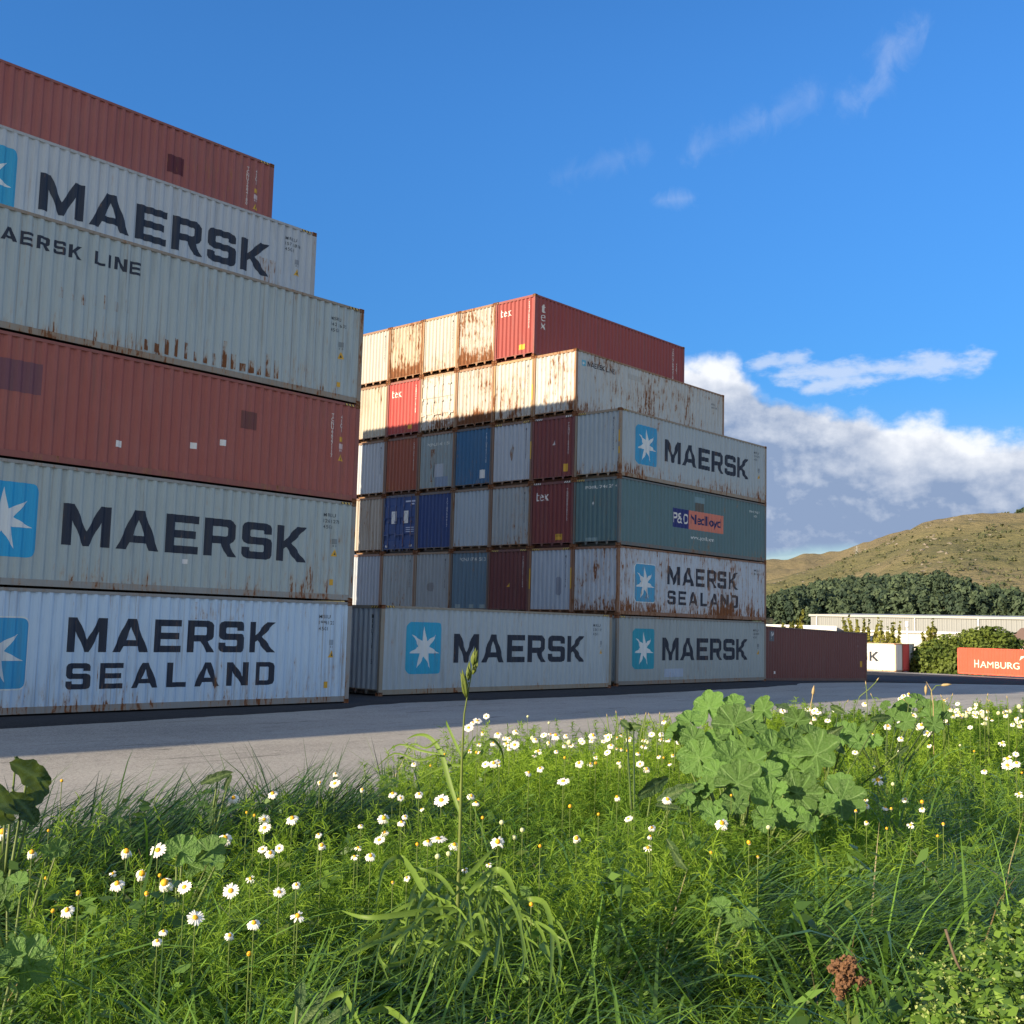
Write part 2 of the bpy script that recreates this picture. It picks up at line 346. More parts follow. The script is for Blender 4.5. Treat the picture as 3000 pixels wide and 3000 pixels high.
def casting_mesh(mat):
    bm = bmesh.new(); bmesh.ops.create_cube(bm, size=1, matrix=Matrix.Diagonal((.178, .162, .118, 1)))
    bmesh.ops.bevel(bm, geom=bm.edges[:], offset=.008, segments=1, affect='EDGES')
    for f in [f for f in bm.faces if f.calc_area() > .01]:
        r = bmesh.ops.inset_individual(bm, faces=[f], thickness=.038)
        bmesh.ops.translate(bm, verts=f.verts, vec=-f.normal * .03)
    me = bpy.data.meshes.new('corner_casting'); bm.to_mesh(me); bm.free(); me.materials.append(mat); return me
def corr_mesh(name, prof, z0, z1, place, mat):
    b = MB()
    for (s0, d0), (s1, d1) in zip(prof, prof[1:]): b.poly([place(s0, d0, z0), place(s1, d1, z0), place(s1, d1, z1), place(s0, d0, z1)])
    return b.mesh(name, mat)
def door_mesh(y0, y1, H, mat):                              # pressed steel door leaf with three shallow swages, outside is -x
    b = MB(); X = .035
    zs = [PZ0 + .02, .62, .66, .90, .94, 1.42, 1.46, 1.72, 1.76, H - .56, H - .52, H - .14]
    ds = [0, 0, .028, .028, 0, 0, .028, .028, 0, 0, .02, .02]
    for i in range(len(zs) - 1): b.poly([(X + ds[i], y1, zs[i]), (X + ds[i], y0, zs[i]), (X + ds[i + 1], y0, zs[i + 1]), (X + ds[i + 1], y1, zs[i + 1])])
    b.box(X - .006, X + .04, y0, y0 + .025, PZ0, H - .12); b.box(X - .006, X + .04, y1 - .025, y1, PZ0, H - .12)
    b.box(X - .004, X + .04, y0 + .025, y1 - .025, PZ0, PZ0 + .03); b.box(X - .004, X + .04, y0 + .025, y1 - .025, H - .15, H - .12)
    for z in (.35, .95, 1.65, 2.35): yy = y1 if y1 > WY / 2 + .2 else y0; b.box(X - .03, X + .01, yy - .05, yy + .05, z, z + .13)
    return b.mesh('door', mat)

# glyphs of the wide capitals, height 1
GL = {
 'M': ([[(0, 0), (0, 1), (.25, 1), (.55, .36), (.85, 1), (1.1, 1), (1.1, 0), (.88, 0), (.88, .60), (.61, 0), (.49, 0), (.22, .60), (.22, 0)]], 1.1),
 'A': ([[(0, 0), (.40, 1), (.66, 1), (1.06, 0), (.81, 0), (.745, .18), (.315, .18), (.25, 0)], [(.385, .36), (.675, .36), (.53, .76)]], 1.06),
 'E': ([[(0, 0), (0, 1), (.86, 1), (.86, .80), (.22, .80), (.22, .60), (.80, .60), (.80, .40), (.22, .40), (.22, .20), (.86, .20), (.86, 0)]], .86),
 'R': ([[(0, 0), (0, 1), (.70, 1), (.80, .96), (.86, .86), (.86, .50), (.82, .41), (.72, .35), (.70, .345), (.90, 0), (.65, 0), (.46, .34), (.22, .34), (.22, 0)], [(.22 + .004, .54), (.60, .54), (.635, .575), (.635, .765), (.60, .80), (.22 + .004, .80)]], .90),
 'S': ([[(.0, .13), (.04, .04), (.13, 0), (.74, 0), (.83, .04), (.87, .13), (.87, .47), (.83, .56), (.74, .60), (.27, .60), (.24, .63), (.24, .77), (.27, .80), (.60, .80), (.62, .78), (.62, .70), (.85, .70), (.85, .87), (.81, .96), (.72, 1), (.13, 1), (.04, .96), (0, .87), (0, .53), (.04, .44), (.13, .40), (.60, .40), (.63, .37), (.63, .23), (.60, .20), (.26, .20), (.23, .23), (.23, .31), (0, .31)]], .87),
 'K': ([[(0, 0), (0, 1), (.22, 1), (.22, .56), (.60, 1), (.91, 1), (.46, .52), (.93, 0), (.62, 0), (.28, .40), (.22, .34), (.22, 0)]], .93),
 'L': ([[(0, 0), (0, 1), (.22, 1), (.22, .20), (.80, .20), (.80, 0)]], .80),
 'N': ([[(0, 0), (0, 1), (.26, 1), (.72, .38), (.72, 1), (.94, 1), (.94, 0), (.69, 0), (.22, .63), (.22, 0)]], .94),
 'D': ([[(0, 0), (0, 1), (.68, 1), (.80, .95), (.87, .82), (.87, .18), (.80, .05), (.68, 0)], [(.22, .20), (.60, .20), (.64, .24), (.64, .76), (.60, .80), (.22, .80)]], .87),
 'I': ([[(0, 0), (0, 1), (.22, 1), (.22, 0)]], .22),
 ' ': ([], .42),
 't': ([[(0, .60), (.12, .66), (.22, .93), (.31, .93), (.31, .69), (.46, .69), (.46, .60), (.31, .60), (.31, .20), (.35, .11), (.46, .12), (.46, .04), (.33, -.03), (.20, -.01), (.13, .10), (.13, .60)]], .46),
 'e': ([[(.56, .35), (.165, .35), (.19, .20), (.30, .09), (.43, .09), (.53, .17), (.57, .12), (.46, .01), (.29, -.03), (.11, .06), (0, .28), (.03, .50), (.14, .65), (.30, .71), (.44, .66), (.54, .52)], [(.17, .43), (.40, .43), (.37, .58), (.29, .64), (.20, .58)]], .57),
 'x': ([[(0, .70), (.27, .70), (.23, .65), (.33, .48), (.43, .64), (.39, .70), (.60, .70), (.50, .63), (.385, .40), (.55, .06), (.64, 0), (.35, 0), (.39, .05), (.285, .24), (.16, .07), (.21, 0), (-.02, 0), (.09, .07), (.24, .32), (.10, .63)]], .62),
}
def glyph_tris(text, x0, x1, z0, z1, gap=.17, vertical=False):
    """triangles (s, t) of text between x0..x1 and z0..z1"""
    if vertical:
        T = []; k = len(text); h = (z1 - z0) / k
        for i, ch in enumerate(text):
            polys, wd = GL[ch]; sc = (x1 - x0) / .62
            T += [[(x0 + (x1 - x0 - wd * sc) / 2 + q[0] * sc, z1 - (i + 1) * h + .06 * h + q[1] * h * 1.02) for q in tri] for tri in tess(polys)]
        return T
    tot = sum(GL[c][1] for c in text) + gap * (len(text) - 1); sx = (x1 - x0) / tot; T = []; cx = 0
    for ch in text:
        polys, wd = GL[ch]
        T += [[(x0 + (cx + q[0]) * sx, z0 + q[1] * (z1 - z0)) for q in tri] for tri in tess(polys)]; cx += wd + gap
    return T
def tess(polys):
    if not polys: return []
    P = [[Vector((a, b, 0)) for a, b in pl] for pl in polys]; flat = [q for pl in P for q in pl]
    return [[(flat[i].x, flat[i].y) for i in t] for t in geometry.tessellate_polygon(P)]
_font_cache = {}
def font_tris(text, x0, z0, h, wscale=1.0, x1=None, vertical=False, spacing=1.0, bold=0.0, shear=0.0):
    key = (text, spacing, bold, vertical, shear)
    if key not in _font_cache:
        cu_ = bpy.data.curves.new('t', 'FONT'); cu_.body = '\n'.join(text) if vertical else text
        cu_.space_character = spacing; cu_.offset = bold; cu_.shear = shear; cu_.space_line = .78
        if vertical: cu_.align_x = 'CENTER'
        o = bpy.data.objects.new('t', cu_); me = bpy.data.meshes.new_from_object(o)
        me.calc_loop_triangles(); vs = [tuple(v.co) for v in me.vertices]
        T = [[vs[i][:2] for i in t.vertices] for t in me.loop_triangles]
        bpy.data.objects.remove(o); bpy.data.meshes.remove(me); bpy.data.curves.remove(cu_)
        mnx = min(q[0] for t in T for q in t); mny = min(q[1] for t in T for q in t); mxx = max(q[0] for t in T for q in t); mxy = max(q[1] for t in T for q in t)
        _font_cache[key] = (T, mnx, mny, mxx, mxy)
    T, mnx, mny, mxx, mxy = _font_cache[key]; sz = h / (mxy - mny); sx = (x1 - x0) / (mxx - mnx) if x1 is not None else sz * wscale
    return [[(x0 + (q[0] - mnx) * sx, z0 + (q[1] - mny) * sz) for q in t] for t in T]
def rrect(x0, x1, z0, z1, r, k=5):
    P = []
    for cx, cz, a in ((x1 - r, z1 - r, 0), (x0 + r, z1 - r, 90), (x0 + r, z0 + r, 180), (x1 - r, z0 + r, 270)):
        P += [(cx + r * math.cos(R(a + 90 * i / k)), cz + r * math.sin(R(a + 90 * i / k))) for i in range(k + 1)]
    return P
def star_poly(cx, cz, ra, rb, kx=1.0):
    return [(cx + kx * (ra if i % 2 == 0 else rb) * math.cos(R(90 + i * 360 / 14)), cz + (ra if i % 2 == 0 else rb) * math.sin(R(90 + i * 360 / 14))) for i in range(14)]
def conform(name, tris, face, L, mat, off=.0035):
    """lay flat triangles on the corrugated front or end wall, cut at every fold"""
    prof = SIDE[L] if face == 'front' else ENDP
    bm = bmesh.new()
    for t in tris:
        try: bm.faces.new([bm.verts.new((q[0], 0, q[1])) for q in t])
        except Exception: pass
    bmesh.ops.remove_doubles(bm, verts=bm.verts[:], dist=1e-5)
    s0 = min(v.co.x for v in bm.verts); s1 = max(v.co.x for v in bm.verts)
    conv = (lambda s: s) if face == 'front' else (lambda s: WY - s)
    for s, _ in prof:
        s = conv(s)
        if s0 < s < s1: bmesh.ops.bisect_plane(bm, geom=bm.verts[:] + bm.edges[:] + bm.faces[:], plane_co=(s, 0, 0), plane_no=(1, 0, 0), dist=1e-5)
    for v in bm.verts:
        s = v.co.x; d = inset(prof, conv(s))
        v.co = (s, .014 + d - off, v.co.z) if face == 'front' else (.030 + d - off, WY - s, v.co.z)
    bmesh.ops.recalc_face_normals(bm, faces=bm.faces[:])
    me = bpy.data.meshes.new(name); bm.to_mesh(me); bm.free(); me.materials.append(mat); return me

CASTM = paint((.13, .075, .055), .9, .2, .2, .1)
class Box:
    """one shipping container; base front-left corner at loc, front wall faces local -y, visible end faces local -x"""
    def __init__(s, loc, label, col, rust=.2, low=.3, streak=.3, chalk=.3, rz=0, L=LX, H=HC, group=None, doors=False, frame=None, hidden=False, far_end=True):
        s.root = thing('shipping_container', label, 'container', loc, rz, group); s.L, s.H = L, H
        s.wear = (rust, low, streak); s.col = col
        pm = paint(col, rust, low, streak, chalk); fm = paint(frame or tuple(c * .78 for c in col), min(1.0, rust * .6 + .28), .2, .4, .2)
        s.part('frame', cached(('fr', L, H, fm), lambda: frame_mesh(L, H, fm)))
        hz = H - .075
        s.part('side_panel', cached(('sp', L, H, pm), lambda: corr_mesh('side_panel', SIDE[L], PZ0 - .005, hz, lambda a, d, z: (a, .014 + d, z), pm)))
        s.part('side_panel', cached(('sb', L, H, pm), lambda: corr_mesh('side_panel', SIDE[L], PZ0 - .005, hz, lambda a, d, z: (L - a, WY - .014 - d, z), pm)))
        s.part('roof_panel', cached(('rf', L, H, pm), lambda: MB().box(.10, L - .10, .03, WY - .03, H - .05, H - .022).mesh('roof_panel', pm)))
        s.part('floor', cached(('fl', L), lambda: MB().box(.42, L - .15, .08, WY - .08, .10, .19).mesh('floor', UNDER)))
        if doors: s.add_doors(pm)
        else: s.part('end_panel', cached(('ep', H, pm), lambda: corr_mesh('end_panel', ENDP, PZ0 - .005, H - .115, lambda a, d, z: (.030 + d, WY - a, z), pm)))
        s.part('end_panel', cached(('ef', L, H, pm), lambda: corr_mesh('end_panel', ENDP, PZ0 - .005, H - .115, lambda a, d, z: (L - .030 - d, a, z), pm)))
        cm = cached(('cast',), lambda: casting_mesh(CASTM))
        for x in (.085, L - .085):
            for y in (.078, WY - .078):
                for z in (.055, H - .055):
                    if hidden and not (y < .5): continue
                    o = s.part('corner_casting', cm); o.location = (x, y, z)
    def part(s, name, me, parent=None): return link(name, me, parent or s.root)
    def ink(s, col): return paint(col, s.wear[0] * .85, s.wear[1] * .7, s.wear[2] * .6, .02)
    def front(s, name, tris, col, off=.0035, parent=None, mat=None): return s.part(name, conform(name, tris, 'front', s.L, mat or s.ink(col), off), parent)
    def end(s, name, tris, col, off=.0035, parent=None, mat=None): return s.part(name, conform(name, tris, 'end', s.L, mat or s.ink(col), off), parent)
    def emblem(s, x0, x1, z0, z1, col=(.035, .36, .62), border=False, r=.2, star=(.66, .72, .74)):
        e = s.front('star_emblem', tess([rrect(x0, x1, z0, z1, r)]), col, .003)
        if border:
            bo, bi = rrect(x0, x1, z0, z1, r), rrect(x0 + .035, x1 - .035, z0 + .035, z1 - .035, r - .03)
            T = []
            for i in range(len(bo)): j = (i + 1) % len(bo); T += [[bo[i], bo[j], bi[j]], [bo[i], bi[j], bi[i]]]
            s.front('emblem_border', T, star, .006, e)
        kx = (x1 - x0) / (z1 - z0) * 1.02
        s.front('star', tess([star_poly((x0 + x1) / 2, (z0 + z1) / 2 - .01, (z1 - z0) * .43, (z1 - z0) * .155, kx)]), star, .006, e)
    def words(s, text, x0, x1, z0, z1, col=(.012, .022, .045), gap=.17, name='lettering'): s.front(name, glyph_tris(text, x0, x1, z0, z1, gap), col, .0045)
    def serial(s, lines, x0=11.05, z=2.40, h=.10, col=(.05, .065, .085), dz=.17):
        T = []
        for i, t in enumerate(lines): T += font_tris(t, x0, z - i * dz, h, 1.0, spacing=1.15, bold=.01)
        s.front('serial_number', T, col, .004)
    def signs(s, x, z, tri=True, col=(.05, .06, .08)):
        s.front('marking', [t for q in ((x, x + .16, z + .35, z + .50), (x + .02, x + .06, z + .27, z + .33), (x + .10, x + .14, z + .27, z + .33)) for t in tess([[(q[0], q[2]), (q[1], q[2]), (q[1], q[3]), (q[0], q[3])]])], tuple(.5 * a + .5 * c for a, c in zip(s.col, col)), .004)
        if tri:
            w_ = s.front('warning_sticker', [[(x - .02, z), (x + .19, z), (x + .085, z + .21)]], (0, 0, 0), .004, mat=SIGN_Y)
            s.front('warning_symbol', [[(x + .055, z + .04), (x + .115, z + .04), (x + .085, z + .13)]], (.03, .03, .03), .007, w_)
    def stripes(s, front=(0, 1), end=(), mat=None):
        for k in front:
            x0 = POST + .05 if k == 0 else s.L - POST - .42
            s.part('hazard_stripe', MB().box(x0, x0 + .36, .0025, .010, s.H - .076, s.H - .022).mesh('hazard_stripe', mat or HAZ))
        for k in end:
            y0 = WY - .55 if k == 0 else .16
            s.part('hazard_stripe', MB().box(.024, .0285, y0, y0 + .38, s.H - .106, s.H - .03).mesh('hazard_stripe', mat or HAZ))
    def quad(s, face, x0, x1, z0, z1, col, name='paint_patch', mat=None, off=.0035):
        T = tess([[(x0, z0), (x1, z0), (x1, z1), (x0, z1)]]); return (s.front if face == 'front' else s.end)(name, T, col, off, mat=mat)
    def end_serial(s, text, y=2.05, z0=1.25, z1=2.55, col=(.7, .7, .68), h=None):
        s.end('serial_number', font_tris(text, y, z0, z1 - z0, x1=y + .075, vertical=True, bold=.012), col, .004)
    def end_line(s, text, y0, y1, z, h, col): s.end('serial_number', font_tris(text, y0, z, h, x1=y1, bold=.015), col, .004)
    def add_doors(s, pm):
        bar = cached(('bar', pm), lambda: paint(tuple(min(1, c * 1.05 + .02) for c in s.col), .5, .2, .2, .3))
        for y0, y1 in ((.115, WY / 2 - .006), (WY / 2 + .006, WY - .115)):
            d = s.part('door', door_mesh(y0, y1, s.H, pm))
            for k in (.26, .74):
                y = y0 + (y1 - y0) * k
                rod = s.part('lock_rod', MB().tube([(.008, y, .10), (.008, y, s.H - .06)], .017, 6).mesh('lock_rod', bar), d)
                s.part('door_handle', MB().box(-.008, .012, y - (.30 if k < .5 else .02), y + (.02 if k < .5 else .30), .88, .93).box(-.004, .012, y - .05, y + .05, .80, 1.0).mesh('door_handle', bar), d)
                s.part('rod_bracket', MB().box(-.012, .030, y - .05, y + .05, .34, .42).box(-.012, .030, y - .05, y + .05, 1.50, 1.58).box(-.012, .030, y - .05, y + .05, 2.30, 2.38).mesh('rod_bracket', bar), d)

GREY, PALE, RED, TEX = (.35, .42, .45), (.50, .56, .61), (.32, .080, .062), (.28, .045, .04)
WHT, TEAL = (.43, .42, .39), (.085, .17, .19)
INK = (.012, .022, .045)
XL, YL, XS, YS, PR, HZ, XM, YM = 9.097, 25.408, 37.483, 27.915, 2.457, 2.8976, 24.026, 27.224
GLs, GRs, GO = 'containers in the tall left stack', 'containers in the stepped right stack', 'single containers around the yard'

def std(b, emb=(.035, .36, .62), border=False):
    b.emblem(1.15, 2.75, .68, 2.38, emb, border); b.words('MAERSK', 3.36, 10.47, 1.04, 2.02)
def sealand(b, emb=(.04, .33, .60)):
    b.emblem(1.17, 2.75, .58, 2.24, emb, True); b.words('MAERSK', 3.66, 9.55, 1.44, 2.25); b.words('SEALAND', 3.68, 9.56, .57, 1.18, gap=.34)

# left stack, six long fronts from the ground up
l1 = Box((XL, YL, .055), 'pale blue container with two lines of dark lettering at the foot of left stack', (.47, .63, .79), .22, .22, .5, .25, group=GLs, frame=(.24, .25, .25))
sealand(l1); l1.serial(['MSKU', '1998122', '45G1']); l1.signs(11.42, 1.30); l1.stripes((0,))
l1.quad('front', 11.30, 11.42, .44, .62, 0, 'warning_sticker', SIGN_Y); l1.quad('front', 6.9, 8.5, 2.28, 2.72, 0, 'rust_patch', paint((.47, .63, .79), .62, 0, .6, .25))
l2 = Box((XL, YL, HZ + .055), 'grey container with star square and big lettering, second from ground in left stack', (.35, .43, .44), .12, .42, .25, .25, group=GLs, frame=(.26, .27, .26))
std(l2, (.02, .36, .66)); l2.serial(['MRKU', '126 1270', '45G1']); l2.signs(11.38, 1.28); l2.stripes((1,)); l2.quad('front', 11.35, 11.45, .45, .62, 0, 'warning_sticker', SIGN_Y); l2.quad('front', 6.55, 6.72, .78, .90, 0, 'paper_sticker', SIGN_W)
l3 = Box((XL, YL, 2 * HZ + .055), 'red brown container with white stickers, third from ground in left stack', RED, .03, .12, .06, .18, group=GLs)
l3.front('serial_number', font_tris('TCNU6627117', 11.15, 1.22, 1.28, x1=11.235, vertical=True, bold=.012) + font_tris('45G1', 11.48, 2.00, .50, x1=11.565, vertical=True, bold=.012), (.68, .66, .62))
l3.quad('front', 11.47, 11.60, 1.72, 1.86, 0, 'warning_sticker', SIGN_Y); l3.signs(11.46, 1.16, True, (.9, .9, .9)); l3.stripes((1,))
for x, z in ((4.55, .62), (6.62, .86), (7.50, 1.06)): l3.quad('front', x, x + .17, z, z + .16, 0, 'paper_sticker', SIGN_W)
l3.quad('front', 8.10, 8.62, 1.62, 2.10, (.15, .05, .045)); l3.quad('front', 1.4, 2.62, 1.55, 2.28, (.17, .065, .085))
l4 = Box((XL, YL, 3 * HZ + .055), 'grey container with a small high line of lettering, fourth from ground in left stack', (.36, .44, .46), .16, .30, .45, .25, group=GLs, frame=(.25, .22, .18))
l4.words('MAERSK LINE', .98, 4.94, 2.09, 2.41, gap=.24); l4.serial(['MSKU', '142 1635', '45G1'], 11.0, 2.35); l4.signs(11.32, 1.25); l4.stripes((1,)); l4.quad('front', 11.30, 11.42, .42, .56, 0, 'warning_sticker', SIGN_Y)
l4.emblem(.40, .72, 2.08, 2.44, r=.06)
for k in range(15):
    x = POST + .279 * .63 + .2833 * (17 + k); l4.quad('front', x, x + .11 + .06 * random.random(), .26, .45 + .55 * random.random(), 0, 'rust_streak', paint((.36, .44, .46), .62, .6, .9, .25))
for k in range(7):
    x = POST + .279 * .63 + .2833 * (9 + k); l4.quad('front', x, x + .12, 1.0 + .1 * random.random(), 1.2 + .3 * random.random(), 0, 'rust_streak', paint((.36, .44, .46), .75, .0, .9, .25))
l5 = Box((XL, YL + PR, 4 * HZ + .055), 'pale grey container with big lettering scraped at its right end, fifth level of left stack', (.43, .48, .53), .06, .10, .28, .3, group=GLs, frame=(.36, .38, .40))
std(l5, (.03, .34, .58)); l5.serial(['MRKU', '157 1818', '45G1']); l5.signs(11.42, 1.35); l5.stripes((1,)); l5.quad('front', 10.1, 10.9, .8, 1.6, 0, 'rust_patch', paint((.43, .48, .53), .5, .2, .8, .3))
l6 = Box((XL, YL + 2 * PR, 5 * HZ + .055), 'plain red brown container with one dark square patch, topmost of left stack', (.30, .078, .066), .02, .10, .05, .2, group=GLs)
l6.front('serial_number', font_tris('TCNU5684180', 11.15, 1.22, 1.28, x1=11.235, vertical=True, bold=.012) + font_tris('45G1', 11.48, 2.00, .50, x1=11.565, vertical=True, bold=.012), (.66, .62, .58))
l6.quad('front', 11.47, 11.60, 1.72, 1.86, 0, 'warning_sticker', SIGN_Y); l6.signs(11.46, 1.16, True, (.9, .9, .9)); l6.stripes((1,)); l6.quad('front', 8.32, 8.88, 1.42, 1.98, (.10, .012, .02))
# rows behind and the block beyond the frame that shades the yard
for row in range(1, 9):
    for lev in range(6):
        if (row, lev) in ((1, 4), (2, 5)) or lev > 3 + row: continue
        Box((XL, YL + row * PR, lev * HZ + .055), 'weathered container buried behind the front row of left stack', (GREY, RED, PALE)[(row + lev) % 3], .2, .3, .3, .3, group=GLs, hidden=True)
for k in range(4):
    for lev in range(4):
        Box((XL - 12.5 * (k + 1), YL, lev * HZ + .055), 'weathered container in the row left of the tall left stack', (PALE, GREY, RED, GREY)[(k * 3 + lev) % 4], .15, .3, .3, .3, group='containers in the row beyond the left stack', hidden=True)

# right stack: ends face the sun side; level, row
def S(lev, row, *a, **k): return Box((XS, YS + row * PR, (lev - 1) * HZ + .055), *a, group=GRs, **k)
CR = (.42, .38, .30)
b = S(1, 0, 'grey star container with a pale blank patch on ground level of right stack', (.30, .36, .38), .06, .18, .12, .25, frame=(.2, .19, .17))
std(b, (.02, .30, .42)); b.quad('front', 3.47, 5.0, .32, .68, (.36, .45, .58)); b.stripes((0,)); b.serial(['MRKU', '125 407', '45G1']); b.signs(11.4, 1.3)
b = S(2, 0, 'heavily rusted pale container with two lines of lettering, on the ground level of right stack', (.43, .50, .58), .50, .50, .35, .25, frame=(.2, .1, .06)); sealand(b, (.05, .33, .56)); b.serial(['MSKU', '814 663'], 11.1, 2.4)
b = S(3, 0, 'teal green container with a blue and salmon painted panel, third level of right stack', TEAL, .06, .3, .12, .12, frame=(.10, .12, .12))
b.quad('front', 3.98, 5.31, 1.10, 1.95, (.012, .022, .16), off=.003); b.quad('front', 5.31, 8.19, 1.10, 1.95, (.62, .20, .14), off=.003)
b.front('lettering', font_tris('P', 4.03, 1.30, .46, x1=4.36, bold=.02) + font_tris('&', 4.40, 1.30, .46, x1=4.78, bold=.004) + font_tris('O', 4.82, 1.30, .46, x1=5.22, bold=.02), (.68, .68, .66), .006); b.front('lettering', font_tris('Nedlloyd', 5.42, 1.22, .58, x1=8.02, bold=.02), (.015, .015, .10), .006)
b.front('lettering', font_tris('www.ponl.com', 5.42, .62, .22, x1=7.39, bold=.012), (.62, .66, .66), .004)
b.quad('front', 5.75, 6.55, 2.35, 2.62, (.17, .28, .32)); b.quad('front', 5.85, 6.5, 1.96, 2.35, (.10, .10, .09)); b.end_line('PONU 7 46 27 4', .62, 2.28, 2.44, .13, (.68, .70, .68)); b.quad('end', .66, 1.3, .20, .36, (.22, .32, .34))
b.end('sticker', tess([[(1.02, 1.72), (1.10, 1.82), (1.02, 1.92), (.94, 1.82)]]), 0, mat=SIGN_W); b.front('serial_number', font_tris('PONU 746274', 10.6, 2.35, .11, x1=11.6, bold=.015) + font_tris('45G1', 11.05, 2.15, .11, bold=.015), (.55, .60, .60)); b.stripes((), (0,))
b = S(4, 0, 'grey star container with yellow strips on its corner post, fourth level of right stack', (.36, .43, .47), .20, .48, .12, .25, frame=(.27, .22, .16))
std(b, (.03, .32, .58)); b.serial(['MRKU', '210 554', '45G1']); b.signs(11.4, 1.2); b.stripes((0,), (0,)); b.end_serial('MRKU210554', 2.02, 1.1, 2.55, (.08, .09, .11))
b.part('post_sticker', MB().box(-.003, .02, .02, .09, 1.45, 1.95).box(-.003, .02, .02, .09, .95, 1.25).mesh('post_sticker', SIGN_Y))
b = S(5, 1, 'rust speckled container with a small star and small lettering on its long side', (.45, .48, .48), .50, .30, .30, .35, frame=(.27, .15, .08))
b.emblem(.42, .70, 2.22, 2.48, (.10, .42, .58), r=.05); b.words('MAERSK LINE', .87, 2.85, 2.25, 2.48, gap=.24); b.quad('front', 3.9, 4.9, 2.25, 2.5, (.40, .41, .40)); b.serial(['MSKU', '605 118'], 11.0, 2.2)
b = S(6, 2, 'dark red container with white upright letters on its long side, top corner of right stack', TEX, .03, .10, .08, .12)
b.front('lettering', glyph_tris('tex', .42, .82, 1.34, 2.52, vertical=True), (.72, .70, .66)); b.end('lettering', glyph_tris('tex', .25, .95, 2.13, 2.48, .05), (.75, .73, .68)); b.end_serial('TGHU7684210', 2.02, 1.35, 2.6)
b.end('caution_label', tess([[(1.45, .42), (1.85, .42), (1.85, .66), (1.45, .66)]]), 0, mat=SIGN_Y); b.front('serial_number', font_tris('TGHU7684210', 11.1, 1.0, 1.6, x1=11.19, vertical=True, bold=.012) + font_tris('45G1', 11.42, 1.3, .6, x1=11.5, vertical=True, bold=.012), (.62, .6, .58)); b.quad('front', 10.75, 11.2, .62, .80, 0, 'warning_sticker', SIGN_Y)
# ends only
def E(lev, row, label, col, rust=.2, low=.3, streak=.3, chalk=.3, ser=None, sc=(.10, .11, .13), frame=(.24, .13, .075), **k):
    b = S(lev, row, label, col, rust, low, streak, chalk, frame=frame, hidden=False, **k)
    if ser: b.end_serial(ser, 2.04, 1.15, 2.55, sc)
    return b
DK = (.20, .11, .065)
E(6, 3, 'white container end spotted with rust beside the dark red top corner container', WHT, .68, .6, .25, .2)
E(6, 4, 'grey white container end with long yellow brown streaks in the top row of right stack', (.44, .42, .38), .30, .2, 1.0, .3, 'MSKU604512', frame=(.34, .20, .10))
E(6, 5, 'cream container end with dense rust runs low down in the top row of right stack', CR, .62, .75, .5, .2)
E(6, 6, 'clean white container end with a faint smudge, top row beside the left stack', WHT, .02, .1, .10, .2, 'MRKU882401').end('paint_patch', tess([[(1.42, .9), (1.62, .95), (1.6, 1.4), (1.5, 1.55), (1.4, 1.3)]]), (.42, .42, .41))
b = E(5, 2, 'pale container end with thin rust marks, below the dark red top corner container', (.46, .46, .43), .40, .3, .5, .3, 'MSKU417733', frame=(.36, .22, .10))
b.part('post_sticker', MB().box(-.003, .02, .02, .09, .9, 1.6).mesh('post_sticker', SIGN_Y))
E(5, 3, 'white container end with heavy rust along its foot, right of the white doors', WHT, .52, .95, .3, .2)
b = S(5, 4, 'white container with rusty double doors and lock rods facing the sun', (.46, .44, .41), .50, .45, .4, .25, doors=True, frame=(.32, .22, .14))
b.part('serial_number', MB().poly([(.028, .55, 2.28), (.028, .30, 2.28), (.028, .30, 2.36), (.028, .55, 2.36)]).mesh('serial_number', b.ink((.1, .1, .1))))
b = E(5, 5, 'bright red container end with white letters, between white doors and beige container', (.40, .055, .05), .03, .2, .06, .12, 'TGHU4415108', (.75, .72, .68), frame=(.22, .06, .05))
b.end('lettering', glyph_tris('tex', .25, .98, 2.08, 2.46, .05), (.76, .74, .68)); b.end('caution_label', tess([[(1.5, .38), (1.85, .38), (1.85, .58), (1.5, .58)]]), 0, mat=SIGN_Y)
E(5, 6, 'beige container end beside the left stack, second row from the top of right stack', (.46, .42, .34), .30, .2, .8, .3, frame=DK)
b = E(4, 1, 'dark red container end with a white sail mark, fourth level of right stack', (.18, .035, .035), .05, .12, .06, .1, 'TCNU7168490', (.66, .6, .58), frame=(.16, .045, .04))
b.end('sail_mark', [[(1.15, 1.62), (1.34, 1.62), (1.28, 1.86)]], (.72, .7, .68)); b.end('caution_label', tess([[(1.82, .40), (2.08, .40), (2.08, .74), (1.82, .74)]]), 0, mat=SIGN_Y); b.stripes((), (0, 1), HAZW)
b = E(4, 2, 'light blue grey container end with a dark central scratch, left of the white sail mark', (.42, .47, .53), .06, .12, .3, .3, 'MSKU551260', frame=DK); b.stripes((), (0, 1))
b.end('scrape', tess([[(1.18, 1.1), (1.3, 1.35), (1.36, 1.7), (1.24, 1.9), (1.1, 1.5)]]), 0, mat=paint((.28, .30, .32), .9, 0, .6, .1)); b.part('post_sticker', MB().box(-.003, .02, .02, .09, 1.1, 1.9).mesh('post_sticker', SIGN_Y))
b = E(4, 3, 'bright blue container end with white sticker, fourth level of right stack', (.018, .12, .26), .24, .28, .15, .12, 'TRIU863120', (.55, .60, .66), frame=(.08, .07, .07)); b.quad('end', 1.66, 2.0, .45, .85, 0, 'paper_sticker', SIGN_W)
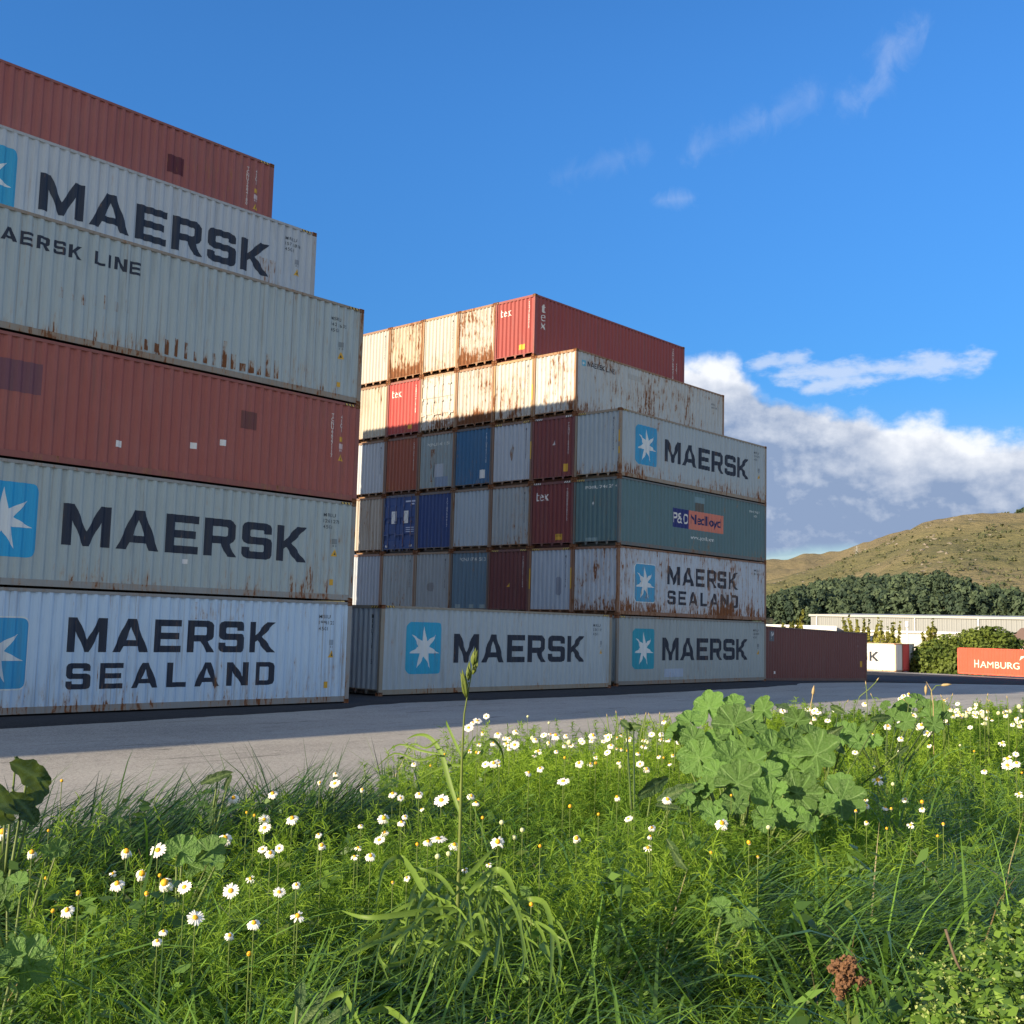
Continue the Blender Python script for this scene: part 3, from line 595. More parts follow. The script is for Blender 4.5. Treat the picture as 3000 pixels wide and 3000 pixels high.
b = E(4, 4, 'grey container end with white repainted patch and rust runs, left of bright blue container', (.25, .32, .34), .22, .2, .3, .3, frame=DK); b.end_line('PONU 142 8 56', .55, 2.1, 2.25, .15, (.66, .68, .64)); b.quad('end', 1.0, 1.68, .72, 1.35, (.42, .47, .53)); b.quad('end', 1.15, 2.05, .25, .72, (.22, .29, .40))
b.quad('end', .8, 1.12, .5, 2.1, 0, 'rust_patch', paint((.25, .32, .34), .6, .1, .9, .3))
E(4, 5, 'rusty orange red container end below the bright red one', (.30, .07, .035), .20, .45, .2, .1, 'GATU819330', (.6, .55, .5), frame=(.14, .06, .04))
E(4, 6, 'light grey container end fourth level beside the left stack', (.45, .49, .54), .04, .1, .15, .3, 'MRKU300915', frame=DK)
b = E(3, 1, 'dark red container end with white letters and yellow caution label, beside the teal container', (.17, .028, .03), .02, .10, .04, .1, 'TGHU8850212', (.66, .62, .6), frame=(.14, .035, .035))
b.end('lettering', glyph_tris('tex', .25, 1.0, 2.08, 2.47, .05), (.74, .72, .7)); b.stripes((), (0, 1), HAZW)
k = b.end('caution_label', tess([[(1.42, .32), (1.84, .32), (1.84, .58), (1.42, .58)]]), 0, mat=SIGN_Y); b.end('caution_text', font_tris('CAUTION', 1.46, .46, .085, x1=1.80, bold=.01), (.03, .03, .03), .007, k)
E(3, 2, 'pale grey container end pocked with dark rust, left of the dark red lettered container', (.33, .38, .41), .40, .40, .3, .3, 'MSKU227150', frame=DK)
E(3, 3, 'smooth light blue grey container end, right of the royal blue pair of containers', (.37, .45, .52), .08, .18, .1, .25, frame=(.22, .15, .1))
E(3, 4, 'royal blue corrugated container end with upright white number', (.014, .050, .20), .05, .14, .06, .1, 'FCIU904417', (.6, .62, .7), frame=(.12, .09, .08))
b = S(3, 5, 'royal blue container with double doors and two white posters', (.015, .055, .21), .05, .12, .06, .1, doors=True, frame=(.07, .07, .10))
for y0 in (.62, 1.48):
    pst = b.part('poster', MB().poly([(.020, WY - y0, 1.46), (.020, WY - y0 - .36, 1.46), (.020, WY - y0 - .36, 2.08), (.020, WY - y0, 2.08)]).mesh('poster', SIGN_W))
    cx = WY - y0 - .18; b.part('poster_print', MB().tube([(.016, cx + .12 * math.cos(t / 8 * math.pi), 1.80 + .2 * math.sin(t / 8 * math.pi)) for t in range(14)], .006, 4).mesh('poster_print', plain('poster_ink', (.25, .27, .35))), pst)
for y0, y1, z0, z1 in ((1.62, 2.3, 2.50, 2.58), (2.0, 2.26, 2.36, 2.44), (1.68, 2.25, 1.22, 1.26), (1.68, 2.25, 1.12, 1.16), (1.68, 2.25, 1.02, 1.06)):
    b.part('serial_number', MB().poly([(.026, WY - y0, z0), (.026, WY - y1, z0), (.026, WY - y1, z1), (.026, WY - y0, z1)]).mesh('serial_number', b.ink((.5, .55, .7))))
for y0 in (.22, 1.95): b.part('sticker', MB().poly([(.024, WY - y0, .30), (.024, WY - y0 - .2, .30), (.024, WY - y0 - .2, .40), (.024, WY - y0, .40)]).mesh('sticker', SIGN_W))
E(3, 6, 'beige grey container end with brown streaks beside the left stack', (.42, .38, .33), .24, .25, .8, .3, frame=DK)
b = E(2, 1, 'light blue grey container end with one dark oval smudge, second level of right stack', (.38, .45, .54), .10, .12, .15, .25, 'MSKU330478', frame=(.26, .12, .06)); b.end('paint_patch', tess([rrect(1.52, 1.86, .82, 1.62, .16)]), (.24, .28, .36)); b.stripes((), (0, 1))
b.part('post_sticker', MB().box(-.003, .02, .02, .09, 1.1, 2.0).mesh('post_sticker', SIGN_Y)); b.part('post_sticker', MB().box(-.003, .02, WY - .09, WY - .02, 1.1, 2.0).mesh('post_sticker', SIGN_Y))
b = E(2, 2, 'dark maroon container end with a small yellow triangle, second level of right stack', (.13, .028, .032), .08, .15, .08, .1, 'TCNU5571204', (.5, .46, .46), frame=(.13, .04, .035)); b.end('warning_sticker', [[(1.12, 1.2), (1.28, 1.2), (1.24, 1.38)]], 0, mat=SIGN_Y); b.stripes((), (0, 1))
b = E(2, 3, 'dull steel blue container end with white number across its top', (.10, .19, .27), .10, .15, .2, .2, frame=(.12, .09, .075)); b.end_line('PONU 0714 158 3', .55, 2.2, 2.40, .17, (.62, .66, .66))
for y0 in (.36, 1.2, 1.9): b.quad('end', y0, y0 + .3, .22, .40, (.28, .36, .38))
E(2, 4, 'dusty grey container end with a brown smudge, left of the steel blue container', (.33, .37, .40), .16, .12, .2, .3, 'MRKU771826', frame=(.27, .19, .13)).end('paint_patch', tess([rrect(.85, 1.35, 1.0, 1.42, .18)]), (.25, .26, .27))
E(2, 5, 'grey container end with specks of rust above the single star container', (.35, .40, .43), .20, .12, .2, .3, 'MSKU612209', frame=(.27, .16, .10))
E(2, 6, 'bluish grey container end above ground level beside the left stack', (.38, .43, .51), .08, .12, .2, .3, frame=(.22, .12, .09))
for r_ in range(1, 7): Box((XS, YS + r_ * PR, .055), 'weathered container on the ground behind the single star container', GREY, .2, .3, .3, .3, group=GRs, hidden=True)
# single container lying between the stacks
b = Box((XM, YM, .055), 'single pale grey container with star square and big lettering between the two stacks', (.37, .45, .50), .08, .22, .14, .25, group=GO, frame=(.26, .24, .19))
std(b, (.025, .36, .58)); b.stripes((0, 1), (0, 1)); b.end_serial('MRKU330115', 1.9, 1.0, 2.6, (.03, .04, .05)); b.serial(['MRKU', '330 115', '45G1']); b.signs(11.45, 1.35)
# brown container beyond the right stack
bz = float(ground_z(52.7, 29.5))
b = Box((52.4, 29.55, bz - .02), 'plain dark brown container on the ground beyond the right stack', (.15, .050, .046), .06, .20, .06, .1, group=GO, frame=(.10, .045, .04)); b.root.rotation_euler.y = .016
k = b.quad('front', .60, 1.00, 2.12, 2.66, (.12, .14, .17), 'emblem'); b.front('emblem_mark', [[(.66, 2.2), (.95, 2.45), (.95, 2.6)], [(.66, 2.4), (.9, 2.6), (.7, 2.6)]], (.62, .64, .66), .007, k)
b.front('serial_number', font_tris('TRIU6604151', 10.95, .9, 1.7, x1=11.06, vertical=True, bold=.012), (.5, .48, .46)); b.quad('front', 11.3, 11.6, .85, 1.2, 0, 'caution_label', SIGN_Y); b.quad('front', 1.05, 1.2, .42, .56, 0, 'sticker', SIGN_W)
# far containers across the yard
def pxy(a, b_): return 2200 + a * .4141, 1400 + b_ * .4141
kp = at_d(*pxy(1027, 1375), 123.0); krz = R(-82); ke = Vector((math.cos(krz), math.sin(krz), 0)); kn = Vector((-math.sin(krz), math.cos(krz), 0))
def far_box(origin, label, col, **k): return Box(origin, label, col, group=GO, **k)
p0 = kp - ke * LX
b = far_box(p0, 'sunlit white container across the yard showing the end of its dark lettering', (.68, .67, .63), rust=.05, low=.1, streak=.2, rz=krz, frame=(.5, .36, .26))
std(b); b.serial(['MRKU', '904 112', '45G1'], 10.9, 2.3, col=(.3, .33, .4))
b = far_box(p0 + kn * 2.5 + ke * .05, 'narrow red container end between two grey ones across the yard', (.62, .04, .03), rust=.02, low=.1, streak=.05, rz=krz)
b = far_box(p0 + kn * 5.0 + ke * -.1, 'grey container end at the far side of the red one across the yard', (.45, .46, .45), rust=.05, low=.1, streak=.1, rz=krz)
hp = at_d(*pxy(1462, 1387), 120.5); hrz = R(-100)
b = far_box(hp, 'bright orange red container with pale capital letters in front of the bush', (.82, .075, .035), rust=.0, low=.0, streak=.0, chalk=.1, rz=hrz, H=HS, frame=(.70, .06, .03))
b.front('lettering', font_tris('H', 1.78, .72, .74, x1=2.22, bold=.0) + font_tris('AMBURG', 2.36, .72, .62, x1=6.30) + font_tris('SÜD', 6.9, .72, .8, x1=8.6), (.80, .76, .62), .004); b.front('emblem', [[(6.3, 1.55), (6.9, 2.0), (6.45, 1.95)], [(6.9, 1.3), (7.8, 2.1), (7.2, 2.05)]], (.8, .75, .6), .004)

#@@REST
# ------------------------------------------------------------------ hills
AZ1 = ([-40, 10, 17.5, 19.3, 20.6, 22, 22.8, 24, 26, 28, 30, 34, 40, 60, 110], [4.5, 5.6, 5.8, 5.82, 5.74, 5.45, 5.06, 4.38, 3.5, 2.9, 2.5, 2.1, 1.9, 2.2, 2.0])
AZ2 = ([-40, 10, 22.8, 24.2, 25, 25.9, 26.8, 27.5, 28.4, 29.3, 33, 40, 110], [4.5, 5.0, 5.10, 4.70, 4.36, 4.06, 3.92, 3.96, 3.75, 3.68, 3.3, 3.0, 3.0])
def hill_z(r, a):
    E1 = np.interp(a, *AZ1); E2 = np.interp(a, *AZ2)
    R1 = 1000.0
    e = np.where(r < 330, -1.35 + (r - 240) / 90 * 1.5, np.where(r < 450, .15 + (r - 330) / 120 * (.30 * E1 - .15), np.where(r < 650, (.30 + (r - 450) / 200 * .28) * E1, (.58 + .42 * np.sin(np.clip((r - 650) / 350, 0, 1) * np.pi / 2)) * E1)))
    z = CH + r * np.tan(np.radians(e))
    zr = CH + R1 * np.tan(np.radians(E1)); z = np.where(r > R1, zr * (1 - .40 * np.clip((r - R1) / 350, 0, 1)), z)
    e2 = (.55 + .45 * np.sin(np.clip((r - 1350) / 550, 0, 1) * np.pi / 2)) * E2
    z2 = CH + r * np.tan(np.radians(e2)); z = np.where(r > 1350, np.maximum(z2, zr * .6 * np.clip((1500 - r) / 150, 0, 1)), z)
    z = np.where(r > 1900, z2 * np.clip(1 - (r - 1900) / 900, 0, 1) ** 1.2 - 5 * np.clip((r - 1900) / 900, 0, 1), z)
    x, y = r * np.cos(np.radians(a)), r * np.sin(np.radians(a))
    amp = np.clip((r - 330) / 300, 0, 1) * np.clip((2600 - r) / 300, 0, 1)
    z = z + amp * ((fbm(x / 95, y / 95, 5, 2) - .5) * 20 * np.clip(r / 800, .5, 1.2) * np.where((r > 940) & (r < 1060), .35, 1) + (fbm(x / 22, y / 22, 3, 5) - .5) * 4)
    return z
ra = np.r_[np.linspace(240, 420, 10), np.linspace(430, 1100, 90), np.linspace(1120, 2000, 40), np.linspace(2050, 2900, 8)]
aa = np.r_[np.linspace(-40, 13, 40), np.linspace(13.3, 36, 170), np.linspace(37, 110, 50)]
RA, AA = np.meshgrid(ra, aa, indexing='ij')
V = np.stack([RA * np.cos(np.radians(AA)), RA * np.sin(np.radians(AA)), hill_z(RA, AA)], -1).reshape(-1, 3)
nb = len(aa); ii = np.arange(len(ra) - 1)[:, None] * nb + np.arange(nb - 1)[None]
Fq = np.stack([ii, ii + nb, ii + nb + 1, ii + 1], -1).reshape(-1, 4)
m, n, p = new_mat('hill_grass'); tcn = n.node('ShaderNodeTexCoord'); o = tcn.outputs['Object']
k1 = n.noise(o, .006, 6, .62); k2 = n.noise(o, .035, 6, .68); k3 = n.noise(n.scalev(o, (1, 1, 2.5)), .11, 5, .7)
s3 = n.node('ShaderNodeSeparateXYZ'); n.l.new(o, s3.inputs[0])
c = n.mix(n.ss(k1, .38, .62), (.150, .142, .068), (.215, .180, .102))
c = n.mix(n.ss(s3.outputs[2], 62, 100), c, n.mix(k2, (.195, .158, .088), (.25, .205, .118)))
c = n.mix(n.m('MULTIPLY', n.ss(k2, .52, .68), .5), c, (.07, .08, .04))
c = n.mix(n.ss(n.m('ADD', k2, n.m('MULTIPLY', k3, .6)), 1.0, 1.10), c, n.mix(k3, (.20, .18, .14), (.34, .31, .25)))
c = n.mix(n.m('MULTIPLY', n.ss(n.noise(o, .3, 4, .7), .5, .7), .45), c, (.07, .075, .035))
n.l.new(c, p.inputs['Base Color']); p.inputs['Roughness'].default_value = 1; p.inputs['Specular IOR Level'].default_value = .1
bp = n.node('ShaderNodeBump'); bp.inputs['Strength'].default_value = 1; bp.inputs['Distance'].default_value = 3.0; n.l.new(n.m('ADD', k2, k3), bp.inputs['Height']); n.l.new(bp.outputs[0], p.inputs['Normal'])
tag(link('hills', np_mesh('hills', V, Fq, m, smooth=True)), kind='structure')

# ------------------------------------------------------------------ leaf clouds
def mat_leaf(name, c0, c1, trans=.25, rough=.6, spec=.25, tcol=None):
    m, n, p = new_mat(name); at = n.node('ShaderNodeAttribute', attribute_name='tint')
    c = n.mix(at.outputs['Fac'], c0, c1); n.l.new(c, p.inputs['Base Color']); p.inputs['Roughness'].default_value = rough; p.inputs['Specular IOR Level'].default_value = spec
    tr = n.node('ShaderNodeBsdfTranslucent'); n.l.new(n.mix(at.outputs['Fac'], tuple(q * 1.3 for q in c0), tcol or tuple(q * 1.4 for q in c1)), tr.inputs[0])
    mx = n.node('ShaderNodeMixShader'); mx.inputs[0].default_value = trans
    n.l.new(p.outputs[0], mx.inputs[1]); n.l.new(tr.outputs[0], mx.inputs[2]); n.l.new(mx.outputs[0], n.n['Material Output'].inputs[0]); return m
def quads_at(P, N, S, asp=1.0):                             # leaf-clump quads at P facing N with half size S, bent slightly
    k = len(P); N = N / (np.linalg.norm(N, axis=1, keepdims=True) + 1e-9)
    A = np.cross(N, rng.normal(size=(k, 3))); A /= np.linalg.norm(A, axis=1, keepdims=True) + 1e-9; B = np.cross(N, A)
    S = np.asarray(S).reshape(-1, 1); j = lambda: 1 + .35 * rng.normal(size=(k, 1)).clip(-1, 1)
    Vv = np.stack([P - A * S * j() * asp, P - B * S * j(), P + A * S * j() * asp, P + B * S * j()], 1).reshape(-1, 3)
    return Vv, np.arange(4 * k).reshape(-1, 4)
def cloud(lobes, N, size, noise_sc):
    W = np.array([l[3] * l[4] + l[4] * l[5] for l in lobes]); W = W / W.sum(); idx = rng.choice(len(lobes), N, p=W); L = np.array(lobes)[idx]
    D = rng.normal(size=(N, 3)); D /= np.linalg.norm(D, axis=1, keepdims=True)
    lump = .82 + .3 * fbm(D[:, 0] * 3 + idx * 7.1 + D[:, 2] * 2, D[:, 1] * 3 + D[:, 2] * 3, 3, 4)
    P = L[:, :3] + D * L[:, 3:6] * (lump * (1 - .4 * rng.random(N) ** 2.2))[:, None]
    t = np.clip(.5 + (fbm(P[:, 0] * noise_sc, P[:, 1] * noise_sc + P[:, 2] * noise_sc * 1.3, 3, 8) - .5) * 1.6 + rng.normal(size=N) * .16, 0, 1)
    Vv, Ff = quads_at(P, D + rng.normal(size=(N, 3)) * .7, size * (.6 + .8 * rng.random(N)))
    return Vv, Ff, np.repeat(t, 4)
M_PINE = mat_leaf('pine_needles', (.028, .050, .032), (.078, .112, .058), .1, .7)  # needle colours lightened a little to stand in for distant haze
M_BUSH = mat_leaf('bush_leaves', (.035, .065, .012), (.14, .185, .032), .2, .6)
M_POP = mat_leaf('poplar_leaves', (.09, .11, .02), (.30, .29, .06), .3, .6)
M_SCRUB = mat_leaf('scrub_leaves', (.05, .065, .03), (.14, .14, .07), .1, .8)
M_BARK = plain('bark', (.10, .075, .055), .9, .3, 4)
# the pine wood along the foot of the hill
ft = ([13, 17.62, 18.65, 19.38, 20.55, 21.3, 21.87, 22.89, 23.92, 24.83, 26.29, 27.69, 29.32, 33, 36], [2.2, 2.3, 2.55, 2.54, 3.0, 3.19, 3.05, 3.11, 2.97, 3.02, 2.80, 2.5, 1.92, 1.6, 1.4])
VV, FF, TT = [], [], []; off = 0; cnt = 0
for _ in range(14000):
    a = rng.uniform(13, 36); r = rng.uniform(350, 720); z = float(hill_z(np.array([r]), np.array([a]))[0]); h = rng.uniform(5.5, 11.5) * (1 if rng.random() > .1 else 1.35)
    top_e = math.degrees(math.atan2(z + h - CH, r)); lim = np.interp(a, *ft) - .06 * rng.random() + (.12 if rng.random() < .1 else 0)
    if top_e > lim: continue
    be = math.degrees(math.atan2(z - CH, r))
    if 20.6 < a < 23.1 and .55 < be < 1.42 and fbm(np.array([a * 2.2]), np.array([be * 2]), 2, 3)[0] > .34: continue
    if a > 26.2 and .35 < be + .35 < (1.15 + (29.4 - a) * .28) and be > .15 + (29.4 - a) * .22 and rng.random() < .93: continue
    cnt += 1
    if cnt > 1500: break
    k = int(130 * (500 / r) ** 1.1); t = rng.random(k) ** .8 * .88 + .12; ang = rng.uniform(0, 2 * math.pi, k); Rr = h * rng.uniform(.26, .44) * (1 - t * .92) ** .55 * (.5 + .5 * rng.random(k) ** .5)
    P = np.stack([r * math.cos(R(a)) + Rr * np.cos(ang), r * math.sin(R(a)) + Rr * np.sin(ang), z + h * t], 1)
    Nn = np.stack([np.cos(ang), np.sin(ang), np.full(k, .6)], 1) + rng.normal(size=(k, 3)) * .5
    vv, ff = quads_at(P, Nn, .46 * (.6 + .8 * rng.random(k)), 1.3); tb = rng.normal() * .30 + .42
    VV.append(vv); FF.append(ff + off); TT.append(np.repeat(np.clip(tb + rng.normal(size=k) * .15, 0, 1), 4)); off += len(vv)
tag(link('pine_forest', np_mesh('pine_forest', np.concatenate(VV), np.concatenate(FF), M_PINE, {'tint': np.concatenate(TT)})), 'dark green pine wood along the foot of the dry hill', 'forest', kind='stuff')
# scrub and rocks on the hillside
NS = 2800; a = rng.uniform(12, 36, NS); r = rng.uniform(430, 1015, NS) ** 1.0; keep = fbm(r * np.cos(np.radians(a)) / 70, r * np.sin(np.radians(a)) / 45, 4, 21) + rng.normal(size=NS) * .06 > .49 + .09 * (r > 860)
a, r = a[keep], r[keep]; z = hill_z(r, a); k = 7; s = rng.uniform(.7, 2.0, len(a))
P = np.repeat(np.stack([r * np.cos(np.radians(a)), r * np.sin(np.radians(a)), z], 1), k, 0) + rng.normal(size=(len(a) * k, 3)) * np.repeat(s, k)[:, None] * np.array([.7, .7, .35]) + np.array([0, 0, .5])
vv, ff = quads_at(P, rng.normal(size=P.shape) + np.array([-.5, -.3, 1]), np.repeat(s, k) * .5)
tag(link('hillside_scrub', np_mesh('hillside_scrub', vv, ff, M_SCRUB, {'tint': np.repeat(np.clip(np.repeat(rng.random(len(a)), k) + rng.normal(size=len(P)) * .1, 0, 1), 4)})), 'low grey green scrub scattered over the dry hillside', 'scrub', kind='stuff')
rk = bmesh.new()
for _ in range(80):
    a_ = rng.choice([21.3, 22.3, 23.3, 27.5, 19.8, 28.4]) + rng.normal() * .75; r_ = rng.uniform(640, 930); z_ = float(hill_z(np.array([r_]), np.array([a_]))[0])
    if a_ < 19: continue
    mt = Matrix.Translation(pol(a_, r_, z_)) @ Matrix.Rotation(rng.uniform(0, 6.28), 4, 'Z') @ Matrix.Diagonal((rng.uniform(.6, 2.4), rng.uniform(.6, 2.4), rng.uniform(.4, 1.1), 1))
    vs = bmesh.ops.create_icosphere(rk, subdivisions=1, radius=1, matrix=mt)['verts']
    for v in vs: v.co += Vector(rng.normal(size=3) * .25)
me = bpy.data.meshes.new('hill_rocks'); rk.to_mesh(me); rk.free(); me.materials.append(plain('pale_rock', (.21, .185, .15), .95, .25, .3))
tag(link('hill_rocks', me), 'pale rock outcrops breaking through the hillside grass', 'rocks', kind='stuff')

def tree(name, label, cat, base, lobes, N, size, mat, trunks, group=None, ns=.4):
    t = thing(name, label, cat, base, group=group); b = Vector(base)
    vv, ff, tt = cloud([(l[0] - b.x, l[1] - b.y, l[2] - b.z, *l[3:]) for l in lobes], N, size, ns)
    link('crown', np_mesh('crown', vv, ff, mat, {'tint': tt}), t)
    mb = MB()
    for q in trunks: mb.tube([Vector(x) - b for x in q[0]], q[1], 6)
    link('trunk', mb.mesh('trunk', M_BARK, True), t); return t
# wind-bent trees on the skyline at the right
for i, (a_, s_) in enumerate(((17.75, 5.0), (17.45, 7.0), (17.1, 8), (16.6, 7))):
    z_ = float(hill_z(np.array([985.]), np.array([a_]))[0]); b_ = pol(a_, 985, z_ - .3)
    tree('skyline_tree', ('small dark tree at the left of the skyline clump', 'rounded dark tree in the skyline clump', 'taller dark tree in the skyline clump', 'dark tree at the far right of the skyline clump')[i], 'tree', b_, [(b_.x, b_.y, b_.z + s_ * .75, s_ * .55, s_ * .55, s_ * .35), (b_.x + 2, b_.y - 2, b_.z + s_ * .6, s_ * .4, s_ * .4, s_ * .3)], 260, .8, M_PINE, [([b_, b_ + Vector((.4, .2, s_ * .7))], [.35, .2])], 'trees on the hill crest')
# lattice pylons on the far slope
def pylon(a_, r_, e0, e1, label):
    z0 = CH + r_ * math.tan(R(e0)); z1 = CH + r_ * math.tan(R(e1)); h = z1 - z0; o = thing('pylon', label, 'pylon', pol(a_, r_, z0), R(a_), 'pylons on the hill'); mb = MB(); wd = h * .11
    for sx in (-1, 1):
        for sy in (-1, 1): mb.tube([(sx * wd, sy * wd, -1), (sx * wd * .3, sy * wd * .3, h * .6), (sx * .15, sy * .15, h)], h * .008, 4)
    for k in range(5):
        t0, t1 = k / 6 * h, (k + 1) / 6 * h; w0, w1 = (wd * (1 - .117 * k * 1.1), wd * (1 - .117 * (k + 1) * 1.1))
        for s_ in (-1, 1): mb.tube([(s_ * w0, -w0, t0), (s_ * w1, w1, t1)], h * .005, 4); mb.tube([(s_ * w0, w0, t0), (s_ * w1, -w1, t1)], h * .005, 4); mb.tube([(-w0, s_ * w0, t0), (w1, s_ * w1, t1)], h * .005, 4)
    link('tower', mb.mesh('tower', plain('galvanised', (.42, .42, .42), .5, .1, 1, .3)), o)
    mb = MB()
    for zz, ww in ((.70, .2), (.82, .17), (.94, .13)): mb.tube([(0, -h * ww, h * zz), (0, h * ww, h * zz)], h * .008, 4)
    link('cross_arms', mb.mesh('cross_arms', plain('galvanised_arms', (.42, .42, .42), .5, .1, 1, .3)), o)
pylon(25.03, 960, 3.55, 4.38, 'tall pale lattice pylon standing on the hill slope'); pylon(24.64, 990, 4.02, 4.26, 'smaller distant pylon just right of the tall one')

# ------------------------------------------------------------------ buildings across the yard
def wave_mat(name, col, pitch):
    m, n, p = new_mat(name); tcn = n.node('ShaderNodeTexCoord'); s = n.node('ShaderNodeSeparateXYZ'); n.l.new(tcn.outputs['Object'], s.inputs[0])
    h = n.m('SINE', n.m('MULTIPLY', s.outputs[0], 2 * math.pi / pitch)); bp = n.node('ShaderNodeBump'); bp.inputs['Distance'].default_value = .05; bp.inputs['Strength'].default_value = .8; n.l.new(h, bp.inputs['Height']); n.l.new(bp.outputs[0], p.inputs['Normal'])
    st = n.noise(n.scalev(tcn.outputs['Object'], (1.5, 1.5, .15)), 1, 4, .6)
    n.l.new(n.mix(st, tuple(q * .88 for q in col), col), p.inputs['Base Color']); p.inputs['Roughness'].default_value = .5; return m
M_CLAD = wave_mat('grey_cladding', (.235, .25, .26), .8); M_WHITEW = plain('white_wall', (.50, .49, .47), .7, .06, .2); M_ROOFG = plain('grey_roof', (.34, .34, .33), .5, .1, .3); M_TRIM = plain('white_trim', (.74, .74, .73), .5, .05, 1)
def building(name, label, a0, d0, a1, d1, zt, depth, wall, roof, rise=.5, pipes=(), base=-3.2, lip=.35, openings=()):
    A, B = pol(a0, d0, base), pol(a1, d1, base); ln = (B - A).length; rz = math.atan2(B.y - A.y, B.x - A.x)
    o = thing(name, label, 'building', A, rz); h = zt - base
    link('wall', MB().box(0, ln, 0, depth, 0, h).mesh('wall', wall), o)
    r = MB(); r.poly([(-.3, -.3, h + .02), (ln + .3, -.3, h + .02), (ln + .3, depth / 2, h + rise), (-.3, depth / 2, h + rise)]); r.poly([(-.3, depth + .3, h + .02), (-.3, depth / 2, h + rise), (ln + .3, depth / 2, h + rise), (ln + .3, depth + .3, h + .02)]); r.box(-.3, ln + .3, -.32, -.06, h - lip, h + .03)
    link('roof', r.mesh('roof', roof), o)
    for x in pipes: link('downpipe', MB().tube([(x, -.16, 0), (x, -.16, h - lip)], .13, 6).mesh('downpipe', M_TRIM), o)
    for x0, x1, z0, z1 in openings:
        f = link('roller_door', MB().box(x0, x1, -.06, -.01, z0, z1).mesh('roller_door', plain('roller_door', (.16, .17, .18), .5, .15, 2)), o)
    return o
zt = CH + 214 * math.tan(R(1.03))
building('warehouse', 'long grey corrugated warehouse with white downpipes behind the yard', 27.2, 216, 8.0, 200, zt, 45, M_CLAD, M_ROOFG, .7, (1.2, 19.0, 29.6, 42, 54))
building('low_building', 'long plain white walled building in front of the grey warehouse', 25.3, 188, 19.6, 182, CH + 186 * math.tan(R(.31)), 14, M_WHITEW, M_TRIM, .15, (), lip=.25)
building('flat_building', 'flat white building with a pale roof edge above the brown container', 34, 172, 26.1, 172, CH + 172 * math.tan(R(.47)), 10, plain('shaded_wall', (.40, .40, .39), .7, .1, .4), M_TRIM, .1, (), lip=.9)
building('grey_shed', 'small grey shed squeezed between white buildings', 26.0, 176, 24.9, 176, CH + 176 * math.tan(R(.38)), 8, M_CLAD, M_ROOFG, .1)
building('brown_roofed_house', 'white house with brown roof right of the green bush', 18.35, 150, 14.5, 146, CH - .4, 9, M_WHITEW, plain('brown_roof', (.20, .13, .10), .8, .2, .5), 2.0)
lp = thing('street_lamp', 'tall white lamp post in front of the low white wall', 'lamp', pol(22.75, 150, -2.2)); hh = CH + 150 * math.tan(R(.80)) + 2.2
link('pole', MB().tube([(0, 0, 0), (0, 0, hh - .8)], [.16, .11], 8).mesh('pole', M_TRIM), lp); link('lamp_head', MB().tube([(0, 0, hh - .8), (0, 0, hh - .7), (0, 0, hh - .1), (0, 0, hh)], [.13, .26, .26, .1], 8).mesh('lamp_head', M_TRIM), lp)
# slim yellowing poplars
for i, (a0, d_, et, nst, wd) in enumerate(((28.05, 152, 1.10, 11, 1.5), (24.75, 158, .95, 17, 2.3), (23.52, 150, .72, 7, .95), (21.78, 150, .95, 7, .75))):
    zb = -2.1; zt_ = CH + d_ * math.tan(R(et)); h = zt_ - zb; lobes = []; tr = []
    for k in range(nst):
        f = rng.uniform(.62, 1.0) if k else 1.0; dx = rng.uniform(-1, 1) * wd; c_ = pol(a0, d_, zb); q = Vector((-math.sin(R(a0)), math.cos(R(a0)), 0)) * dx + Vector((rng.uniform(-.5, .5), rng.uniform(-.5, .5), 0))
        for t in np.linspace(.30, 1, 7): lobes.append((c_.x + q.x * (.35 + .65 * t), c_.y + q.y * (.35 + .65 * t), zb + h * f * t * .97, .44 * (1.2 - t), .44 * (1.2 - t), .6))
        tr.append(([c_, c_ + q * .8 + Vector((0, 0, h * f * .7)), c_ + q + Vector((0, 0, h * f * .96))], [.09, .05, .02]))
    tree('poplar', ('yellowing poplar tops above the left part of the brown container', 'broad clump of yellow green poplars at right end of the brown container', 'low slim poplar just left of the lamp post', 'thin single poplar at the left edge of the bush')[i], 'tree', pol(a0, d_, zb), lobes, 900 * nst // 4, .20, M_POP, tr, 'poplars before the warehouse', .8)
# the big green bush by the orange container
bl = []
for a_, d_, et, rr in ((22.0, 130, -.35, 2.0), (21.5, 130, -.05, 2.3), (20.9, 131, .18, 2.5), (20.3, 132, .15, 2.5), (19.9, 133, .42, 2.6), (19.4, 134, .62, 2.7), (18.9, 134, .60, 2.7), (18.45, 134, .32, 2.3), (21.8, 128, -.6, 2.0), (20.6, 128, -.35, 2.4), (21.2, 128, -.75, 2.2), (19.5, 130, -.3, 2.6), (20.0, 128, -.9, 2.2), (18.7, 131, -.3, 2.4)):
    tp = CH + d_ * math.tan(R(et)); c_ = pol(a_, d_, tp - rr * .95); bl.append((c_.x, c_.y, c_.z, rr, rr, rr)); 
    if c_.z - rr > -1.4: bl.append((c_.x, c_.y, -.2, rr * 1.02, rr * 1.02, max(1.2, c_.z + .8)))
bb = pol(20.3, 131, -1.6)
tree('big_bush', 'large rounded green bush behind the orange red container', 'bush', bb, bl, 30000, .155, M_BUSH, [([bb, bb + Vector((dx, dy, 2.2))], [.2, .08]) for dx, dy in ((.3, .2), (-1.2, .9), (1.0, -1.4))], ns=.55)
b2 = pol(24.25, 140, -1.6)
tree('low_bush', 'small dark bush peeping above the white container', 'bush', b2, [(b2.x, b2.y, b2.z + 1.7, 1.7, 1.7, 1.6)], 1800, .15, M_BUSH, [([b2, b2 + Vector((0, 0, 1.2))], [.1, .05])])

